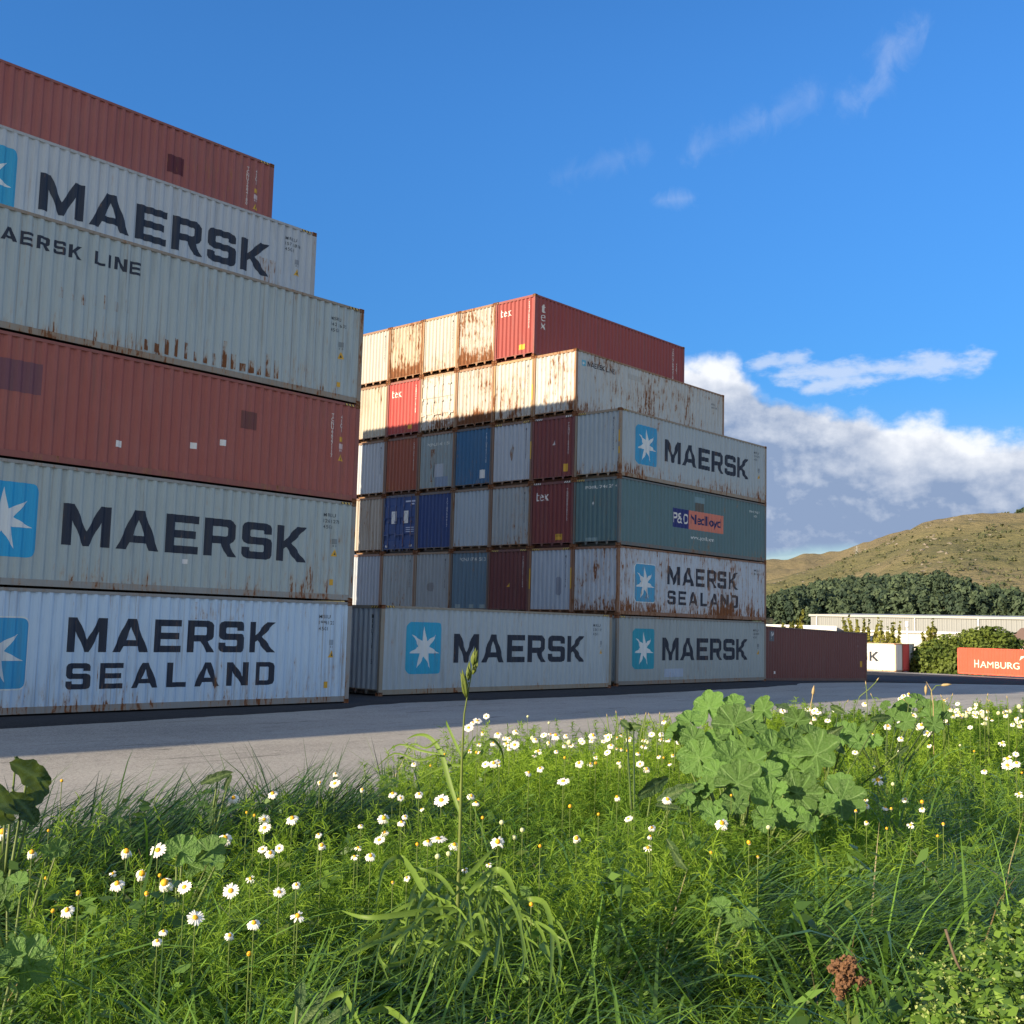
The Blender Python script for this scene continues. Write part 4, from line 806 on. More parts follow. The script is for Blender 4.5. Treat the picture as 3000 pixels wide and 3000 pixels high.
# ------------------------------------------------------------------ the grassy bank in front
EX, EY = [-12, 0, 1.36, 2.2, 2.7, 3.2, 3.7, 5, 6.9, 8.6, 12, 34], [2.8, 2.8, 2.72, 2.55, 2.9, 3.25, 3.45, 3.4, 3.25, 2.75, 2.8, 3.1]
def bank_e(x): return np.interp(x, EX, EY)
def bank_z(x, y):
    t = np.clip((y - bank_e(x) - .05) / 1.7, 0, 1); t = t * t * (3 - 2 * t)
    return 1.57 * (1 - t) - .03 * t + (fbm(x * 1.3, y * 1.3, 4, 31) - .5) * .12 * (1 - t) + (fbm(x * 3.3, y * 3.3, 2, 35) - .5) * .20 * (1 - t) + (fbm(x * 6, y * 6, 3, 33) - .5) * .05
bx = np.linspace(-12, 34, 240); by = np.r_[np.linspace(-12, -.5, 16), np.linspace(-.3, 5.4, 70)]
X, Y = np.meshgrid(bx, by, indexing='ij'); V = np.stack([X, Y, bank_z(X, Y)], -1).reshape(-1, 3); nb = len(by); ii = np.arange(len(bx) - 1)[:, None] * nb + np.arange(nb - 1)[None]
m, n, p = new_mat('bank_soil'); tcn = n.node('ShaderNodeTexCoord')
n.l.new(n.mix(n.noise(tcn.outputs['Object'], 9, 6, .7), (.010, .013, .005), (.045, .036, .02)), p.inputs['Base Color']); p.inputs['Roughness'].default_value = 1
tag(link('grass_bank', np_mesh('grass_bank', V, np.stack([ii, ii + nb, ii + nb + 1, ii + 1], -1).reshape(-1, 4), m, smooth=True)), kind='structure')

def blades(P, azm, Ln, W, th0, th1, tint, K=5, pw=1.3, fold=0):
    N = len(P); t = np.linspace(0, 1, K)[None]; th = th0[:, None] + (th1 - th0)[:, None] * t ** pw; st = Ln[:, None] / (K - 1)
    s = np.concatenate([np.zeros((N, 1)), np.cumsum(np.sin((th[:, 1:] + th[:, :-1]) / 2) * st, 1)], 1); zc = np.concatenate([np.zeros((N, 1)), np.cumsum(np.cos((th[:, 1:] + th[:, :-1]) / 2) * st, 1)], 1)
    d = np.stack([np.cos(azm), np.sin(azm)], 1); tw = azm + rng.normal(size=N) * .35
    wv = np.stack([-np.sin(tw), np.cos(tw), rng.normal(size=N) * .25], 1)
    cen = P[:, None, :] + np.concatenate([s[..., None] * d[:, None, :], zc[..., None]], 2)
    ww = W[:, None] * np.clip(.55 + 1.2 * t, 0, 1) * (1 - t ** 2.2 * .94) * .5
    Vv = np.stack([cen - wv[:, None] * ww[..., None], cen + wv[:, None] * ww[..., None]], 2).reshape(-1, 3)
    base = np.arange(N)[:, None] * 2 * K + np.arange(K - 1)[None] * 2
    Ff = np.stack([base, base + 1, base + 3, base + 2], -1).reshape(-1, 4)
    return Vv, Ff, np.repeat(tint, 2 * K)
def scatter(N, a0, a1, d0, d1, pw=1.0, ymax=.25):
    """points on the bank, denser near the path where one stands"""
    a = rng.uniform(np.radians(a0), np.radians(a1), N); u = rng.random(N)
    d = (d0 ** (1 - pw) + u * (d1 ** (1 - pw) - d0 ** (1 - pw))) ** (1 / (1 - pw)) if abs(pw - 1) > 1e-3 else d0 * (d1 / d0) ** u
    x, y = d * np.cos(a), d * np.sin(a); k = y < bank_e(x) + ymax; x, y = x[k], y[k]
    return np.stack([x, y, bank_z(x, y) - .01], 1)
M_GRASS = mat_leaf('grass_blades', (.008, .036, .012), (.185, .345, .05), .30, .34, .5, (.34, .62, .045))
M_FINE = mat_leaf('feathery_leaves', (.04, .12, .018), (.29, .43, .045), .40, .6, .15, (.48, .70, .045))
GV, GF, GT = [], [], []
def put(v):
    o_ = sum(len(q) for q in GV); GV.append(v[0]); GF.append(v[1] + o_); GT.append(v[2])
def patch(P, sc=1.1, s=41): return fbm(P[:, 0] * sc, P[:, 1] * sc, 3, s)
# undergrowth, everywhere
P = scatter(21000, 4, 84, .75, 12, .95); k = len(P); q = patch(P)
put(blades(P, rng.uniform(0, 6.28, k), rng.uniform(.14, .36, k) * (.6 + .8 * q), rng.uniform(.0022, .0048, k) * (1 + .10 * np.hypot(P[:, 0], P[:, 1])), rng.uniform(.05, .5, k), rng.uniform(.7, 2.2, k), np.clip(q * 1.1 + rng.normal(size=k) * .22 - .02, 0, 1)))
# tussocks of longer arching blades, each leaning its own way, mostly combed to the right and down the bank
T = scatter(1150, 6, 82, .85, 9, 1.05); q = patch(T, .9, 47); T = T[q + rng.normal(size=len(T)) * .06 > .45]; nt = len(T); per = 30
tz = -.8 + rng.normal(size=nt) * .8; tl = rng.uniform(.30, .56, nt); tt_ = np.clip(.42 + rng.normal(size=nt) * .24, 0, 1); idx = np.repeat(np.arange(nt), per); k = len(idx)
P = T[idx] + np.c_[rng.normal(size=(k, 2)) * .035, np.zeros(k)]; P[:, 2] = bank_z(P[:, 0], P[:, 1]) - .01
put(blades(P, tz[idx] + rng.normal(size=k) * .75, tl[idx] * rng.uniform(.6, 1.1, k), rng.uniform(.0034, .0075, k), rng.uniform(.0, .45, k), rng.uniform(1.2, 2.6, k), np.clip(tt_[idx] + rng.normal(size=k) * .15, 0, 1), 7))
# dark sheaf of grass at the back on the left
P = np.stack([rng.uniform(.9, 2.3, 5200), rng.uniform(2.25, 2.95, 5200)], 1); P = np.c_[P, bank_z(P[:, 0], P[:, 1])]; k = len(P)
put(blades(P, -.35 + rng.normal(size=k) * .55, rng.uniform(.30, .50, k), rng.uniform(.004, .007, k), rng.uniform(.1, .5, k), rng.uniform(1.0, 1.9, k), np.clip(.10 + rng.normal(size=k) * .12, 0, 1), 6))
# coarse broad bladed tussocks nearest the path, dark gaps between them
T = scatter(620, 8, 78, .95, 2.6, .8); nt = len(T); per = 26; idx = np.repeat(np.arange(nt), per); k = len(idx); tt_ = np.clip(.52 + rng.normal(size=nt) * .26, 0, 1); tz = -.8 + rng.normal(size=nt) * .75; tl = rng.uniform(.28, .48, nt)
P = T[idx] + np.c_[rng.normal(size=(k, 2)) * .028, np.zeros(k)]; P[:, 2] = bank_z(P[:, 0], P[:, 1]) - .01
put(blades(P, tz[idx] + rng.normal(size=k) * .9, tl[idx] * rng.uniform(.6, 1.12, k), rng.uniform(.0035, .0085, k), rng.uniform(.0, .5, k), rng.uniform(1.3, 2.8, k), np.clip(tt_[idx] + rng.normal(size=k) * .16, 0, 1), 8))
# silky combed grass on the right hand slope
P = np.stack([rng.uniform(1.2, 3.6, 15000), rng.uniform(.2, 1.9, 15000)], 1); P = np.c_[P, bank_z(P[:, 0], P[:, 1])]; q = patch(P, 1.5, 63); P = P[(q > .47) & (np.hypot(P[:, 0], P[:, 1]) > 1.3)]; k = len(P); q = patch(P, 2.5, 65)
put(blades(P, -1.0 + (q - .5) * 2.4 + rng.normal(size=k) * .25, rng.uniform(.26, .46, k), rng.uniform(.0018, .0036, k), rng.uniform(.0, .35, k), rng.uniform(1.3, 2.3, k), np.clip(.5 + (q - .5) * 1.2 + rng.normal(size=k) * .15, 0, 1), 7))
# broad lush blades close by
P = scatter(3200, 16, 70, .95, 2.0, 1.0); P = P[(P[:, 0] < .95) | (rng.random(len(P)) < .3)]; k = len(P)
put(blades(P, rng.uniform(0, 6.28, k), rng.uniform(.28, .50, k), rng.uniform(.006, .0115, k), rng.uniform(.05, .5, k), rng.uniform(.8, 2.4, k), np.clip(.50 + rng.normal(size=k) * .2, 0, 1), 8))
# along the lip and down the face of the bank
x = rng.uniform(-4, 16, 15000); y = bank_e(x) + rng.uniform(-.35, 1.5, 15000); P = np.stack([x, y, bank_z(x, y)], 1); k = len(P)
put(blades(P, rng.uniform(0, 6.28, k), rng.uniform(.14, .38, k), rng.uniform(.004, .008, k), rng.uniform(.05, .5, k), rng.uniform(.4, 1.7, k), np.clip(.4 + rng.normal(size=k) * .2, 0, 1)))
# behind and beside the camera, thinner
x = rng.uniform(-6, 16, 16000); y = rng.uniform(-4, 3, 16000); kk = np.hypot(x, y) > .8; x, y = x[kk], y[kk]; P = np.stack([x, y, bank_z(x, y)], 1); k = len(P)
put(blades(P, rng.uniform(0, 6.28, k), rng.uniform(.14, .34, k), rng.uniform(.005, .009, k), rng.uniform(.05, .5, k), rng.uniform(.5, 1.8, k), np.clip(.4 + rng.normal(size=k) * .2, 0, 1)))
tag(link('grass', np_mesh('grass', np.concatenate(GV), np.concatenate(GF), M_GRASS, {'tint': np.concatenate(GT)})), 'long tangled green grass covering the bank', 'grass', kind='stuff')
# straw: dead blades mixed in
P = scatter(1500, 8, 80, .9, 7, 1.1); k = len(P)
v_ = blades(P, rng.uniform(0, 6.28, k), rng.uniform(.15, .42, k), rng.uniform(.002, .005, k), rng.uniform(.1, .8, k), rng.uniform(.6, 2.2, k), rng.random(k))
M_STRAW = mat_leaf('straw', (.20, .15, .07), (.42, .36, .20), .2, .6)
tag(link('dead_grass', np_mesh('dead_grass', v_[0], v_[1], M_STRAW, {'tint': v_[2]})), 'straw coloured dead blades mixed through the green grass', 'grass', kind='stuff')

# feathery daisy foliage: threads on little stems
def sprigs(P, H, per=90, wid=.0009):
    N = len(P); lean = rng.normal(size=(N, 2)) * .22; u = .35 + .65 * rng.random((N, per)) ** .8
    C0 = P[:, None, :] + np.stack([lean[:, :1] * H[:, None] * u ** 1.6, lean[:, 1:] * H[:, None] * u ** 1.6, H[:, None] * u], -1)
    D = rng.normal(size=(N, per, 3)) + np.array([0, 0, .75]); D /= np.linalg.norm(D, axis=-1, keepdims=True); ln = rng.uniform(.012, .036, (N, per, 1)); far = (1 + .30 * np.hypot(P[:, 0], P[:, 1]))[:, None, None]
    B = np.cross(D, rng.normal(size=(N, per, 3))); B /= np.linalg.norm(B, axis=-1, keepdims=True); ww = wid * far
    droop = np.array([0, 0, -.25]) * ln
    mid, tip = C0 + D * ln * .55 + droop * .3, C0 + D * ln + droop
    V_ = np.stack([C0 - B * ww * .5, C0 + B * ww * .5, mid - B * ww * .5, mid + B * ww * .5, tip - B * ww * .2, tip + B * ww * .2], 2).reshape(-1, 3)
    q = patch(P, 1.6, 51)[:, None] * 1.2 + rng.normal(size=(N, per)) * .15 - .05; i0 = np.arange(N * per)[:, None] * 6
    return V_, np.concatenate([i0 + np.array([[0, 1, 3, 2]]), i0 + np.array([[2, 3, 5, 4]])]), np.repeat(np.clip(q, 0, 1).ravel(), 6)
P1 = scatter(6500, 8, 70, 1.5, 9, .75, .12); q = patch(P1, 1.3, 57) + (P1[:, 1] > 2.0) * .06 - (P1[:, 0] < 2.3) * (P1[:, 1] > 2.2) * .09; P1 = P1[q > np.where(np.hypot(P1[:, 0], P1[:, 1]) < 2.15,   .66, .485) + .08 * (P1[:, 1] < 1.25)]
Hh = rng.uniform(.20, .37, len(P1)) * np.where(P1[:, 1] > bank_e(P1[:, 0]) - .5, .82, 1); P2 = np.stack([rng.uniform(2.2, 8.8, 1500), np.zeros(1500)], 1); P2[:, 1] = bank_e(P2[:, 0]) + rng.normal(size=1500) * .2 - .15; P2 = np.c_[P2, bank_z(P2[:, 0], P2[:, 1])]
tag(link('feathery_foliage', np_mesh('feathery_foliage', *(lambda s: (s[0], s[1], M_FINE, {'tint': s[2]}))(sprigs(np.concatenate([P1, P2]), np.concatenate([Hh, rng.uniform(.17, .33, 1500)]))))), 'fine feathery yellow green foliage beneath the daisies', 'foliage', kind='stuff')
# small round and oval leaves low in the sward
P = scatter(1500, 8, 78, 1.1, 9, 1.0); P[:, 2] += rng.uniform(.08, .32, len(P)); k = len(P)
vv, ff = quads_at(P, rng.normal(size=(k, 3)) * .6 + np.array([-.4, -.2, .8]), rng.uniform(.003, .007, k), 2.0)
M_SMALL = mat_leaf('small_leaves', (.035, .075, .018), (.13, .19, .035), .3, .5, .35)
tag(link('ground_cover', np_mesh('ground_cover', vv, ff, M_SMALL, {'tint': np.repeat(rng.random(k), 4)})), 'small oval leaves growing low among the grass', 'ground cover', kind='stuff')

# broad leaved weeds of mixed greens that break up the grass, thickest along the far edge on the left
k = 300; Wp = scatter(k, 10, 76, 1.25, 7, .8); x = rng.uniform(.3, 3.2, 150); y = bank_e(x) - rng.uniform(.0, .45, 150); Wp = np.concatenate([Wp, np.stack([x, y, bank_z(x, y)], 1)])
wh_ = rng.uniform(.18, .34, len(Wp)); nl = 30; t = .25 + .75 * rng.random((len(Wp), nl)); ang = rng.uniform(0, 6.28, t.shape); big = rng.uniform(.006, .016, (len(Wp), 1)); rad = big * rng.uniform(.8, 3.2, t.shape)
Lp = np.stack([Wp[:, :1] + np.cos(ang) * rad + rng.normal(size=(len(Wp), 1)) * .1 * t, Wp[:, 1:2] + np.sin(ang) * rad + rng.normal(size=(len(Wp), 1)) * .1 * t, Wp[:, 2:] + wh_[:, None] * t], -1).reshape(-1, 3)
vv, ff = quads_at(Lp, np.stack([np.cos(ang) * .7, np.sin(ang) * .7, np.ones_like(ang)], -1).reshape(-1, 3) + rng.normal(size=Lp.shape) * .4, np.broadcast_to(big * .8, t.shape).ravel() * rng.uniform(.6, 1.2, t.size), 1.8)
tag(link('broad_weeds', np_mesh('broad_weeds', vv, ff, mat_leaf('broad_weed_leaves', (.022, .062, .016), (.15, .27, .045), .28, .45, .4), {'tint': np.repeat(np.clip(np.repeat(rng.random(len(Wp)), nl) * .7 + rng.random(t.size) * .35, 0, 1), 4)})), 'mixed small leaved green weeds tangled through the grass', 'weeds', kind='stuff')

# ------------------------------------------------------------------ daisies
M_PETAL = plain('daisy_petal', (.80, .79, .74), .6, .05, 2); M_FADED = plain('daisy_petal_faded', (.62, .57, .44), .7, .1, 2); M_DISC = plain('daisy_disc', (.78, .40, .015), .7, .2, 3); M_STEM = plain('daisy_stem', (.10, .15, .03), .6, .2, 5)
def petals(droop, k, ln, seed, gapf=0.0):
    rr = random.Random(seed); mb = MB()
    for i in range(k):
        if rr.random() < gapf: continue
        a = 2 * math.pi * (i + rr.uniform(-.25, .25)) / k; L_ = ln * rr.uniform(.86, 1.05); dr = droop + rr.uniform(-.18, .18); w_ = .118 * rr.uniform(.85, 1.15)
        ca, sa = math.cos(a), math.sin(a); rows = []
        for t, wf in ((0, .45), (.35, .95), (.75, 1.0), (.94, .75), (1.0, .35)):
            r = .20 + (L_ - .20) * t * math.cos(dr * t); z = .04 - math.sin(dr * t) * (L_ - .2) * t + .015
            for s in (-1, 0, 1): rows.append((ca * r - sa * s * w_ * wf, sa * r + ca * s * w_ * wf, z - (.025 if s == 0 else 0)))
        b0 = len(mb.v); mb.v += rows
        for j in range(4):
            for s in (0, 1): mb.f.append((b0 + j * 3 + s, b0 + j * 3 + s + 1, b0 + j * 3 + s + 4, b0 + j * 3 + s + 3))
    return mb
def disc(h):
    bm = bmesh.new(); bmesh.ops.create_uvsphere(bm, u_segments=12, v_segments=7, radius=.33)
    for v in bm.verts: v.co = Vector((v.co.x, v.co.y, v.co.z * h + .02)) * (1 + .05 * math.sin(37 * v.co.x + 51 * v.co.y))
    me = bpy.data.meshes.new('flower_disc'); bm.to_mesh(me); bm.free(); me.materials.append(M_DISC); me.polygons.foreach_set('use_smooth', [True] * len(me.polygons)); return me
PM = [petals(.15, 17, 1.0, 1).mesh('petals', M_PETAL), petals(.6, 16, 1.0, 2, .06).mesh('petals', M_PETAL), petals(1.15, 15, 1.0, 3, .1).mesh('petals', M_PETAL), petals(.35, 15, 1.0, 4, .25).mesh('petals', M_PETAL), petals(1.5, 11, .75, 5, .3).mesh('petals', M_FADED)]
DM = [disc(.55), disc(.9), disc(1.15)]
STEM = MB().tube([(0, 0, -1), (.03, .01, -.5), (0, 0, 0)], [.05, .045, .04], 5, False).mesh('stem', M_STEM, True)
D1 = [(15,845,130),(180,960,100),(715,955,110),(893,948,100),(1322,652,80),(1543,628,75),(1495,775,75),(1497,822,80),(1653,768,90),(1273,880,105),(1820,920,80),(1485,943,60),(1530,963,75),(1580,938,55),(803,1080,120),(905,1092,50,2),(932,1133,150),(1043,1157,90),(663,1138,105),(830,1195,60,2),(1305,1178,100),(1417,1110,65),(1580,1185,80),(1677,1143,60),(380,1288,100),(300,1292,50,2),(1105,1330,110),(1437,1360,95),(925,1408,65),(890,1462,70),(1300,1430,70),(1685,1320,95,1),(1410,1535,45,2),(445,1190,90,1),(1895,570,70),(1810,565,50),(1900,515,45),(350,555,40,2),(275,838,30,2),(1397,735,30,2),(1440,752,30,2),(260,1107,24,2),(1803,860,50),(640,1080,50)]
D2 = [(720,255,60),(770,215,60),(820,190,40),(745,225,40),(800,283,50),(885,290,60),(988,275,50),(935,345,50),(980,352,60),(950,315,40),(1100,322,50),(1175,340,45),(1213,298,70),(1115,388,55),(1125,485,55),(1060,510,55),(862,455,65),(815,462,50),(780,350,40),(1055,192,20,3),(1175,228,20,3),(1268,347,35),(1265,425,35,2),(1345,455,65),(1255,558,80),(1440,455,45,2),(1425,298,60),(1510,310,55),(1525,355,50),(1505,395,45),(1560,310,35),(1620,385,35,2),(1712,360,55),(1680,400,40),(1690,460,50),(1728,488,55),(1570,450,35),(1825,425,30,2),(1850,320,45),(1812,290,40),(1825,220,40),(1915,395,40),(1560,648,65),(1845,660,70),(1295,700,50,2),(1455,745,30,2),(1625,770,55),(1758,820,55),(1748,870,50),(1735,935,60,1),(1330,880,85),(1125,925,25,2),(1075,1255,50,2),(885,900,100),(800,765,45,2),(565,665,95),(440,630,60),(290,628,65),(335,652,45),(118,605,50),(735,640,60),(762,680,55),(240,765,85),(340,790,60),(360,757,45),(245,848,60),(215,890,70),(95,935,55),(75,985,60),(165,980,75),(430,915,45,2),(548,885,110),(490,900,70),(640,918,80),(545,985,40,3),(370,1105,50),(290,1130,40,1),(110,810,40),(455,715,35),(505,470,28,2),(410,460,40),(585,405,28,2),(665,660,50,1),(765,395,35,2),(725,385,40),(700,1060,40,1),(835,1030,40,1),(608,970,24,3),(908,792,22,3),(980,877,22,3),(1025,835,20,3)]
D3 = [(1250,75,50),(1280,65,50),(1230,90,35),(1340,130,45),(1410,145,50),(1305,185,65),(1350,240,60),(1385,285,55),(1330,255,50),(1160,245,55),(1235,315,45),(1230,230,40),(1290,205,40),(1230,385,35),(1395,355,35),(1480,100,30),(1500,230,35),(1370,185,35),(1032,118,45),(865,150,45),(710,150,45),(745,160,50),(765,170,45),(720,190,40),(710,235,50),(745,200,40),(820,215,40),(565,160,40),(1555,120,30),(1625,150,30),(1655,140,30),(1690,165,35),(1580,200,28,2),(1060,245,30),(975,395,40),(1075,290,30),(1085,478,22,3),(1105,550,80),(1260,660,50),(1355,675,50,2),(1355,715,45),(1147,708,50),(1180,712,45,1),(1040,695,50),(1035,665,40),(980,725,50,1),(1040,790,50),(1155,825,32,2),(1290,805,50,1),(1475,800,40,2),(1443,868,32,2),(865,648,38,2),(945,648,50),(140,600,28,2),(48,617,55),(275,638,28,2),(500,733,35,2),(222,795,95),(375,905,55,2),(485,820,22,3),(160,963,45,2),(425,985,30,1),(1840,430,65),(1838,468,75),(1890,455,60),(1885,405,40),(1707,500,45),(1808,342,50),(1650,388,28,2),(1570,355,20,3),(1905,630,55),(1920,510,28,2),(1190,575,30,3)]
allD = [(q[0] * .5176, 2000 + q[1] * .5176, q[2] * .5176, q[3] if len(q) > 3 else 0) for q in D1] + [(1000 + q[0] * .5176, 2000 + q[1] * .5176, q[2] * .5176, q[3] if len(q) > 3 else 0) for q in D2] + [(2000 + q[0] * .5176, 2000 + q[1] * .5176, q[2] * .5176, q[3] if len(q) > 3 else 0) for q in D3]
for _ in range(46): allD.append((2000 + random.uniform(1480, 1990) * .5176, 2000 + (random.triangular(105, 270, 160) + random.random() * 12) * .5176, random.uniform(13, 21), random.choice((0, 0, 0, 3))))
for _ in range(40): allD.append((1000 + random.uniform(760, 1950) * .5176, 2000 + random.uniform(290, 480) * .5176, random.uniform(15, 24), random.choice((0, 0, 3))))
KIND = [('open white daisy', 'daisy'), ('faded cream daisy', 'daisy'), ('spent daisy with swollen yellow centre', 'daisy'), ('small pale round daisy bud', 'daisy bud')]
def where(u, v, P):
    if u < 330: return 'at the far left of the bank'
    if v < 2190 and u < 1950: return 'in the dense drift at the back before the road'
    if u >= 2700 and v < 2160: return 'in the far right drift along the road'
    if 2250 < u < 2760 and v < 2230: return 'behind and right of the mallow'
    if u < 700: return 'in the left clump before the road'
    if u < 1030: return 'left of the tall seeding grass'
    if u < 1345: return 'close left of the tall seeding stem'
    if u < 1560: return 'close right of the tall seeding stem'
    if u < 2060: return 'in the grass between the tall stem and the mallow'
    if u < 2600: return 'in the grass below the mallow leaves'
    return 'in the grass at the right below the drift'
heads = []; NEST = []
for i, (u_, v_, dpx, kd) in enumerate(allD):
    d_ = ray(u_, v_); zc = 1.938 + random.uniform(-.03, .03); t_ = (zc - CH) / d_.z if d_.z < -.01 else 99; P_ = Vector((0, 0, CH)) + d_ * t_
    lim = float(bank_e(P_.x)) - .05
    if P_.y > lim or t_ > 12:
        for _ in range(4):
            t_ = (float(bank_e(P_.x)) - .05 - .35 * random.random()) / d_.y; P_ = Vector((0, 0, CH)) + d_ * t_
    NEST += [(P_.x + random.gauss(0, .06), P_.y + random.gauss(0, .06), P_.z) for _ in range(7)]; dia = max(.013, min(.045, dpx * (t_ * d_.dot(fw)) / F * .95)); sc_ = dia / 2
    nv = Vector((0, 0, .95)) + (-d_) * random.uniform(.5, 1.3) + Vector((SUN.x, SUN.y, 0)) * random.uniform(0, .5) + Vector((random.gauss(0, .3), random.gauss(0, .3), random.gauss(0, .15)))
    q_ = nv.to_track_quat('Z', 'Y')
    lb, ct = KIND[kd]
    zs_ = float(bank_z(P_.x, P_.y)); t = thing('daisy' if kd < 3 else 'daisy_bud', lb + ' ' + where(u_, v_, P_), ct, (P_.x, P_.y, zs_), 0, ('open daisies ', 'faded daisies ', 'spent daisies ', 'daisy buds ')[kd] + where(u_, v_, P_))
    hz_ = P_.z - zs_
    o = link('stem', STEM, t); o.location = (0, 0, hz_); o.scale = (.022, .022, max(.05, hz_)); heads.append((P_, dia))
    if kd < 3:
        pm = {0: random.choice((0, 0, 1, 1, 1, 2, 3)), 1: random.choice((3, 4)), 2: 4}[kd]
        o = link('petals', PM[pm], t); o.location = (0, 0, hz_); o.rotation_mode = 'QUATERNION'; o.rotation_quaternion = q_; o.scale = (sc_, sc_, sc_)
    o = link('flower_disc', DM[0] if kd == 0 and pm == 0 else DM[2] if kd >= 2 else DM[1], t); o.location = (0, 0, hz_); o.rotation_mode = 'QUATERNION'; o.rotation_quaternion = q_; k_ = sc_ * (1 if kd < 2 else 1.35 if kd == 2 else 2.2); o.scale = (k_, k_, k_)
    if kd == 3: o.material_slots[0].link = 'OBJECT'; o.material_slots[0].material = M_BUD if 'M_BUD' in globals() else globals().setdefault('M_BUD', plain('bud', (.55, .58, .34), .7, .1, 3))

for _ in range(420):
    q_ = at_z(random.uniform(1990, 2540), random.uniform(2370, 2470), 1.90); NEST.append((q_.x, q_.y, 1.93))
NEST = np.array(NEST); zb = bank_z(NEST[:, 0], NEST[:, 1]); hn = np.clip(NEST[:, 2] - zb - rng.uniform(.012, .13, len(NEST)), .08, .5)
sv = sprigs(np.c_[NEST[:, :2], zb], hn, 80); tag(link('daisy_foliage', np_mesh('daisy_foliage', sv[0], sv[1], M_FINE, {'tint': sv[2]})), 'thready bright green foliage standing close around the daisy heads', 'foliage', kind='stuff')
# ------------------------------------------------------------------ mallow and dock
def mallow_leaf(seed):
    rr = np.random.default_rng(seed); nr, na = 9, 85; th = np.linspace(-np.pi, np.pi, na); r = np.linspace(.02, 1, nr)[:, None]
    out = .79 + .21 * np.abs(np.cos(3.5 * th + rr.uniform(-.1, .1))) ** .75 + .018 * np.abs(np.sin(21 * th)); out = out * (1 - .72 * np.exp(-((np.abs(th) - np.pi) / .17) ** 2)) * (1 + .07 * np.sin(th * 2 + rr.uniform(0, 6)))
    x = r * out * np.cos(th); y = r * out * np.sin(th)
    z = .15 * (np.abs(np.cos(3.5 * th)) ** 1.2 - .5) * r * (1 - .2 * r) - .16 * r ** 2.2 * (1 + .5 * np.sin(th * 1.0 + rr.uniform(0, 6))) + .05 * np.sin(3 * x * 3.1 + rr.uniform(0, 6)) * r + .22 * np.exp(-(r / .5) ** 2) * 0
    z = -z * .9 + .0
    V_ = np.stack([x, y, np.broadcast_to(z, x.shape)], -1).reshape(-1, 3); ii = np.arange(nr - 1)[:, None] * na + np.arange(na - 1)[None]
    vein = np.abs(np.sin(3.5 * th))[None] * r; vein = .8 * np.exp(-(vein / .045) ** 2) * (r < .93)
    side = np.exp(-((np.mod(r * 5 + np.abs(np.sin(3.5 * th))[None] * 1.6, 1) - .5) / .09) ** 2) * .15 * (r > .25)
    me = np_mesh('leaf', V_, np.stack([ii, ii + 1, ii + na + 1, ii + na], -1).reshape(-1, 4), M_MALLOW, {'tint': np.clip(np.maximum(vein, side), 0, 1).ravel()}, True); return me
def leaf_mat(name, c, veinc, trans):
    m, n, p = new_mat(name); at = n.node('ShaderNodeAttribute', attribute_name='tint'); oi = n.node('ShaderNodeObjectInfo'); tcn = n.node('ShaderNodeTexCoord')
    base = n.mix(oi.outputs['Random'], tuple(q * .55 for q in c), tuple(min(1, q * 1.25) for q in c)); base = n.mix(n.m('MULTIPLY', n.noise(tcn.outputs['Object'], 3.5, 5, .6), .5), base, tuple(q * .6 for q in c))
    col = n.mix(at.outputs['Fac'], base, veinc); n.l.new(col, p.inputs['Base Color']); p.inputs['Roughness'].default_value = .5; p.inputs['Specular IOR Level'].default_value = .35
    tr = n.node('ShaderNodeBsdfTranslucent'); n.l.new(n.mix(.5, col, (.28, .40, .05)), tr.inputs[0]); mx = n.node('ShaderNodeMixShader'); mx.inputs[0].default_value = trans
    bp = n.node('ShaderNodeBump'); bp.inputs['Strength'].default_value = .4; bp.inputs['Distance'].default_value = .05; n.l.new(n.m('SUBTRACT', n.noise(tcn.outputs['Object'], 9, 3, .5), n.m('MULTIPLY', at.outputs['Fac'], .5)), bp.inputs['Height']); n.l.new(bp.outputs[0], p.inputs['Normal'])
    n.l.new(p.outputs[0], mx.inputs[1]); n.l.new(tr.outputs[0], mx.inputs[2]); n.l.new(mx.outputs[0], n.n['Material Output'].inputs[0]); return m
M_MALLOW = leaf_mat('mallow_leaf', (.115, .235, .052), (.16, .29, .085), .28)
M_DOCK = leaf_mat('dock_leaf', (.05, .105, .03), (.12, .18, .06), .22)
MLV = [mallow_leaf(s) for s in range(5)]
